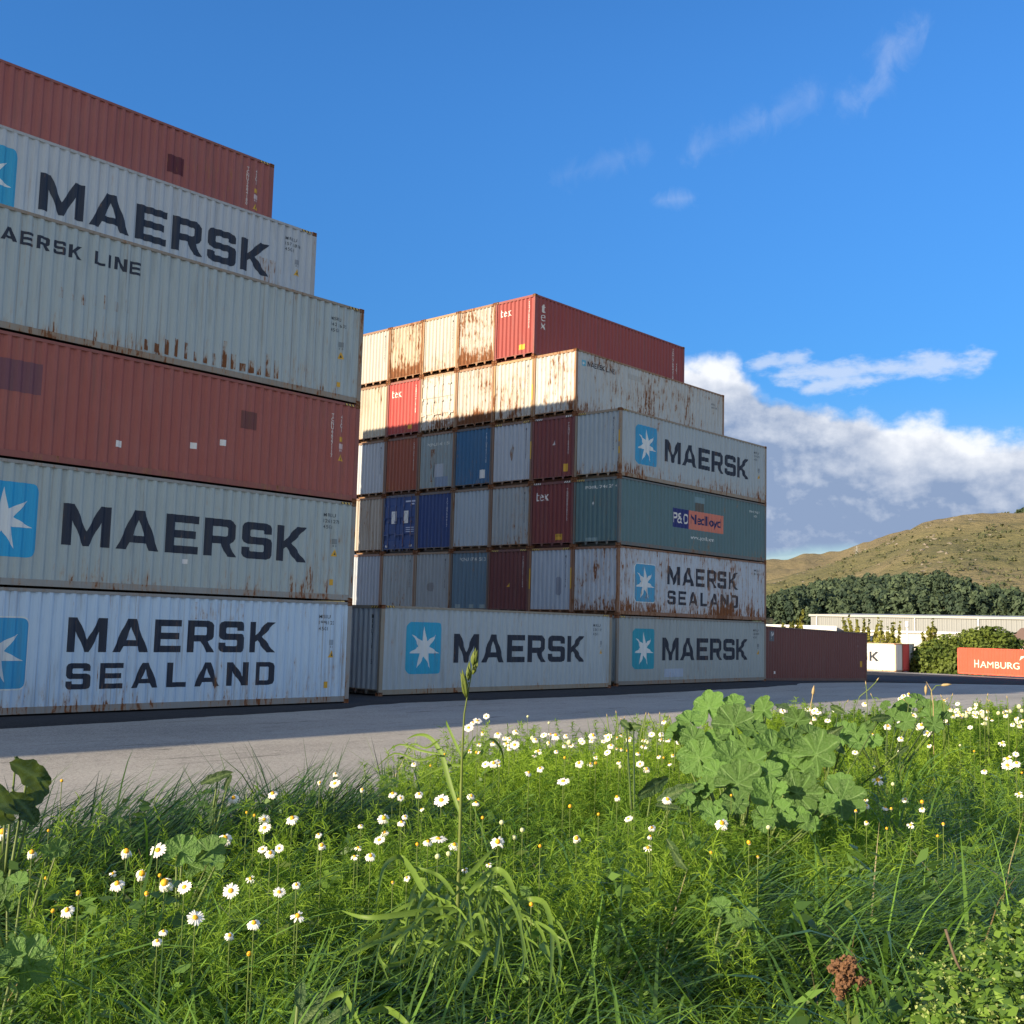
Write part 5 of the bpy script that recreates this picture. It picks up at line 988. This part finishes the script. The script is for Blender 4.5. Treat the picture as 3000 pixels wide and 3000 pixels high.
def leafy(name, label, cat, leaves, D_of, group=None, meshes=MLV, part='leaf', upw=.5, camw=.55, base=None, squash=1, sunw=.32):
    """leaves: (u, v, diameter px) in photo pixels; each is set at its own distance and carried on a stalk"""
    pts = [at_d(u_, v_, D_of(v_) + random.uniform(-.06, .06)) for u_, v_, _ in leaves]
    cx = sum(q.x for q in pts) / len(pts); cy = min(sum(q.y for q in pts) / len(pts) + .05, float(bank_e(cx))); B_ = base or Vector((cx, cy, float(bank_z(cx, cy))))
    t = thing(name, label, cat, B_, 0, group); mb = MB()
    for (u_, v_, s_), q in zip(leaves, pts):
        d_ = ray(u_, v_); nv = (-d_) * camw + Vector((0, 0, upw)) + Vector((SUN.x, SUN.y, .2)) * sunw + Vector((random.gauss(0, .32), random.gauss(0, .32), random.gauss(0, .25)))
        o = link(part, random.choice(meshes), t); rad = s_ / 2 * (q - Vector((0, 0, CH))).length / F * 1.16
        out_ = (q - B_); out_.z *= .4; out_ = out_ - nv.normalized() * out_.dot(nv.normalized())
        zz = nv.normalized(); xx = (out_.normalized() + Vector((random.gauss(0, .3), random.gauss(0, .3), -.5))); xx = (xx - zz * xx.dot(zz)).normalized(); yy = zz.cross(xx)
        o.matrix_local = Matrix(((xx.x * rad, yy.x * rad * squash, zz.x * rad, q.x - B_.x), (xx.y * rad, yy.y * rad * squash, zz.y * rad, q.y - B_.y), (xx.z * rad, yy.z * rad * squash, zz.z * rad, q.z - B_.z), (0, 0, 0, 1)))
        e = q - B_; mb.tube([(0, 0, 0), (e.x * .35, e.y * .35, e.z * .6), tuple(e - zz * .012)], [.005, .0035, .002], 5)
    link('stem', mb.mesh('stem', M_STEM, True), t); return t
def r3(L_): return [(2000 + a * .5176, 2000 + b_ * .5176, s * .5176) for a, b_, s in L_]
def r1(L_): return [(a * .5176, 2000 + b_ * .5176, s * .5176) for a, b_, s in L_]
def r2(L_): return [(1000 + a * .5176, 2000 + b_ * .5176, s * .5176) for a, b_, s in L_]
leafy('mallow', 'large mallow plant with big lobed green leaves in front of the road', 'plant', r3([(a_, b_ + 28, c_ * .93) for a_, b_, c_ in [(150, 115, 190), (290, 88, 130), (460, 130, 160), (290, 210, 240), (95, 400, 220), (270, 400, 200), (515, 350, 230), (755, 380, 270), (310, 540, 260), (480, 480, 160), (650, 600, 240), (500, 620, 220), (895, 640, 260), (890, 550, 150), (610, 290, 140), (680, 470, 140), (40, 190, 160), (650, 190, 140), (5, 260, 130), (400, 240, 140), (210, 300, 160), (400, 420, 150), (580, 460, 150), (190, 480, 150), (720, 260, 130), (60, 290, 150), (-60, 250, 110), (360, 330, 140)] + [(random.uniform(60, 900), random.uniform(560, 760), random.uniform(70, 150)) for _ in range(16)]]), lambda v: float(np.interp(v, [2020, 2400], [3.45, 2.72])), sunw=.5)
leafy('young_mallow', 'smaller mallow seedlings with rounded leaves below the big mallow', 'plant', r3([(140, 720, 90), (100, 600, 90), (25, 660, 80), (700, 790, 90), (740, 800, 80), (0, 800, 70), (60, 900, 80), (200, 960, 90)]), lambda v: float(np.interp(v, [2300, 2520], [2.9, 2.4])))
leafy('side_mallow', 'low mallow with dark green lobed leaves among daisies right of the big mallow', 'plant', r3([(1210, 140, 90), (1270, 130, 90), (1330, 90, 80), (1400, 190, 100), (1440, 150, 90), (1190, 190, 90), (1260, 220, 100), (1420, 240, 90), (1150, 130, 60), (1370, 130, 80), (1480, 190, 70), (1040, 260, 90), (980, 290, 110), (920, 270, 100), (1080, 330, 90), (1000, 340, 100), (900, 310, 90)]), lambda v: float(np.interp(v, [2040, 2200], [6.0, 4.0])))
leafy('left_mallow', 'group of pale mallow leaves among daisies left of the feathery clump', 'plant', r1([(1030, 950, 160), (1180, 950, 170), (1160, 1060, 170), (1210, 1010, 110), (990, 930, 90)]), lambda v: 2.28)
leafy('edge_mallow', 'mallow leaves at the far left edge of the bank', 'plant', r1([(100, 1130, 110), (30, 1215, 130), (-40, 1120, 100), (330, 940, 90), (280, 960, 80), (380, 1170, 110)]), lambda v: 2.1)
leafy('pale_mallow', 'broad pale leaf lying in shadow low at the left of the bank', 'plant', r1([(140, 1590, 250), (30, 1640, 190), (-60, 1560, 170)]), lambda v: 1.62, upw=.9, camw=.3)
leafy('shaded_mallow', 'two rounded leaves in the dark grass at the lower middle right', 'plant', r3([(360, 1335, 130), (210, 1270, 110), (200, 1560, 120), (300, 1350, 100)]), lambda v: 1.98, upw=.8)
def dock_leaf(seed):
    rr = np.random.default_rng(seed); nl, nw = 15, 7; t = np.linspace(0, 1, nl)[:, None]; s = np.linspace(-1, 1, nw)[None]
    wd = .34 * np.sin(np.pi * np.clip(t * .93 + .05, 0, 1)) ** .75; x = -1 + 2 * t + 0 * s; y = s * wd * 1.0 + .03 * np.sin(t * 22 + rr.uniform(0, 6)) * s
    z = .10 * np.abs(s) ** 1.3 - .35 * t ** 2 + .05 * np.sin(t * 14 + s * 2 + rr.uniform(0, 6)) * np.abs(s)
    V_ = np.stack([x, y, z + 0 * x], -1).reshape(-1, 3); ii = np.arange(nl - 1)[:, None] * nw + np.arange(nw - 1)[None]
    vein = np.maximum(np.exp(-(s / .1) ** 2) + 0 * t, .4 * np.exp(-((np.mod(t * 9 + np.abs(s), 1) - .5) / .1) ** 2))
    return np_mesh('leaf', V_, np.stack([ii, ii + 1, ii + nw + 1, ii + nw], -1).reshape(-1, 4), M_DOCK, {'tint': np.clip(vein, 0, 1).ravel()}, True)
DLV = [dock_leaf(s) for s in range(4)]
leafy('dock', 'dark broad leaved dock standing at the left edge before the road', 'plant', r1([(185, 520, 230), (110, 470, 120), (60, 690, 210), (150, 710, 200), (215, 600, 200), (20, 640, 160), (0, 740, 220)]), lambda v: 2.45, meshes=DLV, upw=.15, camw=.6, squash=1.5, sunw=-.6)
leafy('curled_dock', 'light green dock with two curled leaves before the road', 'plant', r1([(1225, 535, 150), (1205, 710, 210), (1290, 560, 80)]), lambda v: 2.75, meshes=DLV, upw=.3)
leafy('low_dock', 'dark broad leaves in the bottom grass left of the seeding grass', 'plant', r1([(1800, 1830, 280), (1700, 1760, 160), (1880, 1900, 220)]), lambda v: 1.4, meshes=DLV, upw=.7, camw=.3)
leafy('back_dock', 'dark folded dock leaves behind the mallow', 'plant', r3([(830, 300, 150), (880, 360, 110), (680, 190, 170), (560, 130, 130), (1125, 200, 110), (870, 150, 110), (1250, 380, 70)]), lambda v: float(np.interp(v, [2060, 2200], [4.6, 3.4])), meshes=DLV, upw=.2, camw=.4)
leafy('lance_plant', 'upright lance leaves between daisies left of the mallow', 'plant', r2([(1770, 590, 200), (1890, 620, 190), (1850, 700, 120), (1640, 250, 130), (1600, 230, 110), (1905, 1000, 150), (1880, 940, 110)]), lambda v: float(np.interp(v, [2120, 2520], [3.6, 2.2])), meshes=DLV, upw=.15, camw=.5)

# ------------------------------------------------------------------ the tall seeding grass
def ribbon(mb, pts, Ds, wpx, tilt=.3):
    """a tapering, folded blade through photo-space points, each at its own distance"""
    Q = [at_d(u_, v_, d_) for (u_, v_), d_ in zip(pts, Ds)]; R_ = []
    for i in range(len(Q) - 1):                                   # Catmull-Rom
        p0, p1, p2, p3 = Q[max(i - 1, 0)], Q[i], Q[i + 1], Q[min(i + 2, len(Q) - 1)]
        for t in (0, .25, .5, .75): R_.append(.5 * ((2 * p1) + (p2 - p0) * t + (2 * p0 - 5 * p1 + 4 * p2 - p3) * t * t + (3 * p1 - p0 - 3 * p2 + p3) * t ** 3))
    R_.append(Q[-1]); k = len(R_); b0 = len(mb.v); w0 = wpx * Ds[0] / F
    for i, q in enumerate(R_):
        t = i / (k - 1); tg = (R_[min(i + 1, k - 1)] - R_[max(i - 1, 0)]).normalized(); vd = (q - Vector((0, 0, CH))).normalized()
        sd = tg.cross(vd).normalized(); sd = (sd + vd * tilt).normalized(); w_ = w0 * min(1, .5 + 2.5 * t) * (1 - t ** 2.6 * .95) / 2; nn = tg.cross(sd)
        mb.v += [tuple(q - sd * w_), tuple(q - nn * w_ * .35), tuple(q + sd * w_)]
    for i in range(k - 1):
        for s in (0, 1): mb.f.append((b0 + i * 3 + s, b0 + i * 3 + s + 1, b0 + i * 3 + s + 4, b0 + i * 3 + s + 3))
def blade_mat(name, c):
    m, n, p = new_mat(name); tcn = n.node('ShaderNodeTexCoord'); nz = n.noise(n.scalev(tcn.outputs['Object'], (60, 60, 12)), 1, 4, .6)
    col = n.mix(nz, tuple(q * .7 for q in c), tuple(q * 1.25 for q in c)); n.l.new(col, p.inputs['Base Color']); p.inputs['Roughness'].default_value = .5; p.inputs['Specular IOR Level'].default_value = .3
    tr = n.node('ShaderNodeBsdfTranslucent'); n.l.new(n.mix(.5, col, (.26, .38, .05)), tr.inputs[0]); mx = n.node('ShaderNodeMixShader'); mx.inputs[0].default_value = .28
    n.l.new(p.outputs[0], mx.inputs[1]); n.l.new(tr.outputs[0], mx.inputs[2]); n.l.new(mx.outputs[0], n.n['Material Output'].inputs[0]); return m
M_BLADE = blade_mat('broad_blade', (.135, .225, .035)); M_HEAD = blade_mat('green_seed', (.15, .20, .045))
DS = 1.95; stem_px = [(1338, 2740), (1341.6, 2629), (1346, 2497), (1349, 2383), (1353.5, 2222.6), (1360, 2093), (1368, 2045), (1377, 1998), (1390, 1925)]
sb = at_d(1338, 2740, DS); sg = thing('seeding_grass', 'tall grass stem with green seed heads rising above the road edge', 'grass stem', (sb.x, sb.y, float(bank_z(sb.x, sb.y))))
def local(mb, par, name, mat, smooth=True):
    mb.v = [(a - par.location.x, b_ - par.location.y, c_ - par.location.z) for a, b_, c_ in mb.v]; return link(name, mb.mesh(name, mat, smooth), par)
mb = MB(); Q = [Vector(sg.location)] + [at_d(u_, v_, DS) for u_, v_ in stem_px]; mb.tube(Q, [.0034, .0034, .0033, .0031, .0028, .0020, .0015, .0012, .0010, .0008], 7); local(mb, sg, 'stem', M_HEAD)
for q in (2, 4): pass
def spikelets(mb, tips):
    for (u0, v0), (u1, v1), wpx in tips:
        a_, b_ = at_d(u0, v0, DS), at_d(u1, v1, DS + random.uniform(-.01, .01)); w_ = wpx * DS / F / 2
        for s_ in (-1, 0, 1):
            off_ = cr * (s_ * w_ * .55) + fw * random.uniform(-.4, .4) * w_; e = b_ - a_
            mb.tube([a_ + off_ * .1, a_ + e * .25 + off_ * .9, a_ + e * (.55 + .08 * s_) + off_, a_ + e * (.82 + .1 * s_) + off_ * .6, a_ + e * (1.0 + .1 * s_) + off_ * .3], [w_ * .15, w_ * .48, w_ * .5, w_ * .26, w_ * .04], 6)
def q4(L_): return [((1000 + a[0] * .3623, 1400 + a[1] * .3623), (1000 + b_[0] * .3623, 1400 + b_[1] * .3623), w_ * .3623) for a, b_, w_ in L_]
mb = MB(); spikelets(mb, q4([((1010, 1780), (975, 1560), 46), ((1005, 1720), (962, 1580), 30), ((1012, 1760), (1000, 1590), 30), ((1028, 1640), (1030, 1490), 42), ((1040, 1620), (1022, 1520), 26), ((1062, 1590), (1098, 1470), 44), ((1065, 1520), (1078, 1385), 50), ((1075, 1500), (1095, 1400), 28)]))
mb.tube([at_d(*(1000 + 1015 * .3623, 1400 + 1790 * .3623), DS), at_d(1000 + 1005 * .3623, 1400 + 1720 * .3623, DS)], .001, 5); mb.tube([at_d(1000 + 1010 * .3623, 1400 + 1720 * .3623, DS), at_d(1000 + 1030 * .3623, 1400 + 1650 * .3623, DS)], .001, 5)
local(mb, sg, 'seed_head', M_HEAD)
def px2(L_): return [(1000 + a * .5176, 2000 + b_ * .5176) for a, b_ in L_]
for pth, wd, dd in (([(674, 750), (610, 560), (565, 400), (500, 310), (430, 295), (370, 320)], 15, 0), ([(680, 420), (640, 330), (600, 240), (595, 212)], 9, 0), ([(560, 405), (450, 385), (330, 350), (250, 400)], 7, .02), ([(556, 400), (440, 440), (300, 400), (190, 490)], 7, .03), ([(560, 320), (480, 370), (395, 350), (330, 470)], 6, .02), ([(690, 470), (600, 470), (480, 520), (390, 590)], 9, .02), ([(680, 1135), (760, 1050), (830, 970), (885, 925)], 15, -.05), ([(884, 926), (902, 960), (885, 1065)], 12, -.05), ([(700, 470), (790, 400), (845, 320), (900, 370), (918, 450), (905, 560)], 9, .03), ([(690, 430), (740, 330), (760, 300)], 7, 0)):
    mb = MB(); ribbon(mb, px2(pth), [DS + dd + .02 * i for i in range(len(pth))], wd); local(mb, sg, 'leaf', M_BLADE)
# its broad clump of arching leaves below
cb = at_d(1000 + 680 * .5176, 2000 + 1480 * .5176, 1.8); cg = thing('grass_clump', 'thick clump of broad arching grass blades at the foot of the seeding stem', 'grass clump', (cb.x, cb.y, float(bank_z(cb.x, cb.y))))
mb = MB()
def can_d(v): return float(np.interp(v, [2500, 2640, 2800, 3000, 3200], [1.85, 1.72, 1.55, 1.38, 1.3]))
clumps = [[(690, 1230), (780, 1130), (870, 1060), (940, 1100), (990, 1240), (1020, 1400), (1035, 1580), (1000, 1700)], [(700, 1260), (770, 1170), (830, 1090), (850, 1060)], [(640, 1200), (560, 1100), (470, 1060), (380, 1040)], [(620, 1250), (480, 1190), (400, 1060), (330, 985), (250, 1030), (215, 1150), (195, 1260)], [(900, 1300), (1050, 1230), (1150, 1250), (1190, 1400), (1190, 1600), (1170, 1800)], [(1100, 1350), (1210, 1430), (1240, 1600), (1200, 1760)], [(620, 1260), (480, 1250), (330, 1330), (220, 1480), (130, 1640)], [(600, 1300), (400, 1380), (200, 1470), (20, 1560)], [(640, 1280), (430, 1300), (150, 1330), (0, 1290)], [(640, 1330), (600, 1240), (610, 1200), (590, 1420), (560, 1560)], [(760, 1300), (800, 1180), (860, 1080), (830, 1260)], [(500, 1400), (300, 1400), (100, 1500), (-80, 1700)], [(560, 1450), (400, 1560), (250, 1600), (205, 1520), (270, 1700)], [(800, 1350), (820, 1500), (700, 1700), (640, 1800)], [(900, 1400), (870, 1600), (860, 1640)], [(-100, 1800), (0, 1760), (60, 1850), (130, 1990)], [(150, 1860), (260, 1850), (360, 1920), (420, 2000)]]
for pth in clumps: ribbon(mb, px2(pth), [can_d(2000 + b_ * .5176) - .03 + random.uniform(-.03, .03) for a, b_ in pth], random.uniform(11, 19), random.uniform(-.5, .5))
for _ in range(60):
    x0, y0 = random.uniform(430, 960), random.uniform(1300, 1560); dx = random.choice((-1, -1, 1)) * random.uniform(80, 420); hgt = random.uniform(60, 260)
    pth = [(x0, y0), (x0 + dx * .3, y0 - hgt), (x0 + dx * .7, y0 - hgt * .7 + 40), (x0 + dx, y0 + random.uniform(20, 330))]
    ribbon(mb, px2(pth), [can_d(2000 + b_ * .5176) - .0 + random.uniform(-.06, .06) for a, b_ in pth], random.uniform(7, 15), random.uniform(-.8, .8))
local(mb, cg, 'blades', M_BLADE)

# thin flower stalks and seed stems standing above the far edge
def wisp(label, pts, D, cat='stalk', head=None, name='dry_stalk', mat=None):
    Q = [at_d(u_, v_, D) for u_, v_ in pts]; B_ = Vector((Q[0].x, Q[0].y, float(bank_z(Q[0].x, min(Q[0].y, float(bank_e(Q[0].x))))))); t = thing(name, label, cat, B_, 0, 'thin stalks along the bank edge'); mb = MB(); mb.tube([B_] + Q, [.002] * (len(Q) + 1), 5); local(mb, t, 'stem', mat or M_STEM)
    if head:
        mb = MB(); e = Q[-1] - Q[-2]; e.normalize(); mb.tube([Q[-1] - e * head * .5, Q[-1] - e * head * .15, Q[-1] + e * head * .4, Q[-1] + e * head], [.001, head * .22, head * .2, .0005], 6); local(mb, t, 'seed_head', M_STRAW2)
M_STRAW2 = plain('seed_straw', (.36, .27, .14), .8, .2, 8)
r7 = lambda L_: [pxy(*q) for q in L_]
wisp('straw coloured grass head right of the big mallow', r7([(425, 1600), (435, 1550), (440, 1515)]), 5.0, head=.03, mat=M_STRAW2)
wisp('long arching bare stalk with bud tip in front of the brown container', r7([(730, 1640), (770, 1545), (830, 1500), (880, 1450), (895, 1428)]), 5.0, head=.012)
wisp('upright bare stalk with round bud before the brown container', r7([(822, 1600), (820, 1520), (813, 1455)]), 5.2, head=.012)
wisp('drooping straw oat head before the yard', r7([(1290, 1600), (1275, 1500), (1240, 1440), (1238, 1490)]), 5.2, head=.03, mat=M_STRAW2)
wisp('green leafy shoot leaning right before the yard', r7([(1270, 1580), (1275, 1510), (1310, 1470), (1370, 1465)]), 5.2, head=.03)
for i in range(12): 
    x_ = random.uniform(650, 1850); wisp('short thin stalk in the fringe of the far bank edge', r7([(x_, 1660), (x_ + random.uniform(-12, 12), 1600), (x_ + random.uniform(-30, 30), random.uniform(1530, 1580))]), 5.4, head=.010)
for i in range(9):
    x_ = random.uniform(1780, 1990); wisp('fine bent stalk above the daisy drift left of the mallow', [(x_, 2170), (x_ + random.uniform(-10, 10), 2130), (x_ + random.uniform(-25, 25), random.uniform(2085, 2110))], 4.0, head=.008)
# wispy tuft at the back left of the tall stem
ft_ = thing('grass_tuft', 'wispy dark tuft of tall grass at the back left of the seeding stem', 'grass tuft', (2.05, 2.55, float(bank_z(2.05, 2.55))))
P = np.stack([rng.normal(size=420) * .16 + 2.05, rng.normal(size=420) * .07 + 2.50], 1); P = np.c_[P, bank_z(P[:, 0], P[:, 1])]; k = len(P)
v_ = blades(P - np.array(ft_.location), rng.uniform(0, 6.28, k), rng.uniform(.32, .52, k), rng.uniform(.003, .006, k), rng.uniform(0, .35, k), rng.uniform(.7, 1.8, k), np.clip(.25 + rng.normal(size=k) * .15, 0, 1), 6)
link('blades', np_mesh('blades', v_[0], v_[1], M_GRASS, {'tint': v_[2]}), ft_)

# ------------------------------------------------------------------ lower right corner
# brown dried seed head lying in the grass
bc = at_d(2000 + 930 * .5176, 2000 + 1660 * .5176, 1.5); bt = thing('dried_seed_head', 'crumpled rusty brown dead flower head in the dark grass', 'dead flower', bc)
bm = bmesh.new()
for (a_, b_, rx, rz_, k) in ((905, 1620, 38, 45, 90), (945, 1600, 30, 30, 50), (920, 1680, 40, 60, 100), (955, 1585, 22, 22, 30), (1010, 1690, 36, 20, 40), (890, 1740, 30, 40, 50), (855, 1610, 30, 22, 30)):
    for _ in range(int(k * 1.9)):
        q = at_d(2000 + (a_ + random.gauss(0, rx * .55)) * .5176, 2000 + (b_ + random.gauss(0, rz_ * .55)) * .5176, 1.5 + random.gauss(0, .008)) - bc
        vs = bmesh.ops.create_icosphere(bm, subdivisions=1, radius=random.uniform(.0011, .0030), matrix=Matrix.Translation(q) @ Matrix.Rotation(random.random() * 6, 4, 'X'))['verts']
        for v in vs: v.co += Vector((random.gauss(0, .0007), random.gauss(0, .0007), random.gauss(0, .0007)))
me = bpy.data.meshes.new('seed_mass'); bm.to_mesh(me); bm.free(); me.materials.append(plain('dead_brown', (.15, .075, .036), .9, .35, 60)); link('seed_mass', me, bt)
mb = MB(); bg_ = Vector((bc.x, bc.y, float(bank_z(bc.x, bc.y)))) - bc; mb.tube([bg_, bg_ * .4 + Vector((.01, 0, 0)), (0, 0, 0)], .0018, 5); link('stem', mb.mesh('stem', M_STEM), bt)
# leafy weeds with pale seed spikes
k = 420; u_ = rng.uniform(2690, 3120, k); v_ = rng.uniform(2640, 3120, k); ok = (u_ - 2735) / 260 + (v_ - 2680) / 300 + rng.normal(size=k) * .25 > .72; u_, v_ = u_[ok], v_[ok]
D_ = np.interp(v_, [2640, 3100], [1.95, 1.33]) + rng.normal(size=len(u_)) * .05; P = np.array([at_d(a, b_, d) for a, b_, d in zip(u_, v_, D_)])
top_h = rng.uniform(.10, .20, len(P)); lean = rng.normal(size=(len(P), 2)) * .25
def along(t): return P[:, None, :] + np.stack([lean[:, :1] * top_h[:, None] * (t - 1), lean[:, 1:] * top_h[:, None] * (t - 1), top_h[:, None] * (t - 1)], -1)
nl = 34; t = rng.random((len(P), nl)) ** .8; A = along(t); ang = rng.uniform(0, 6.28, t.shape); rad = rng.uniform(.006, .032, t.shape) * (1.15 - t)
Lp = (A + np.stack([np.cos(ang) * rad, np.sin(ang) * rad, rng.normal(size=t.shape) * .006], -1)).reshape(-1, 3)
vv, ff = quads_at(Lp, np.stack([np.cos(ang) * .4, np.sin(ang) * .4, np.ones_like(ang)], -1).reshape(-1, 3) + rng.normal(size=Lp.shape) * .5, rng.uniform(.0025, .0065, len(Lp)), 1.9)
tl_ = np.clip(np.repeat(rng.random(len(P)), nl) * .6 + rng.random(len(Lp)) * .4, 0, 1)
tag(link('leafy_weeds', np_mesh('leafy_weeds', vv, ff, mat_leaf('weed_leaves', (.05, .12, .02), (.20, .33, .05), .3, .5, .3), {'tint': np.repeat(tl_, 4)})), 'light green small leaved weeds filling the lower right corner', 'weeds', kind='stuff')
has = rng.random(len(P)) < .6; ns_ = 46; t = 1 - .45 * rng.random((len(P), ns_)); A = along(t)[has] + rng.normal(size=(has.sum(), ns_, 3)) * np.array([.0042, .0042, .003]); A = A.reshape(-1, 3)
vv, ff = quads_at(A, rng.normal(size=A.shape) + np.array([-.4, -.4, .5]), rng.uniform(.0012, .0025, len(A)))
tag(link('weed_seeds', np_mesh('weed_seeds', vv, ff, mat_leaf('weed_seeds', (.18, .25, .07), (.40, .46, .17), .2, .7, .2), {'tint': np.repeat(rng.random(len(A)), 4)})), 'pale seed spikes crowning the weeds in the lower right corner', 'seeds', kind='stuff')
mb = MB()
Q = [at_d(2000 + a * .5176, 2000 + b_ * .5176, 1.72) for a, b_ in ((1488, 1395), (1520, 1500), (1545, 1570), (1580, 1640))]
M_TWIG = plain('twig_bark', (.12, .09, .06), .9, .2, 9); tw = thing('dry_twig', 'bent dry twig hanging over the dark gap at lower right', 'twig', Q[-1]); mb.tube(Q, [.0022, .002, .002, .0016], 5); local(mb, tw, 'twig', M_TWIG)
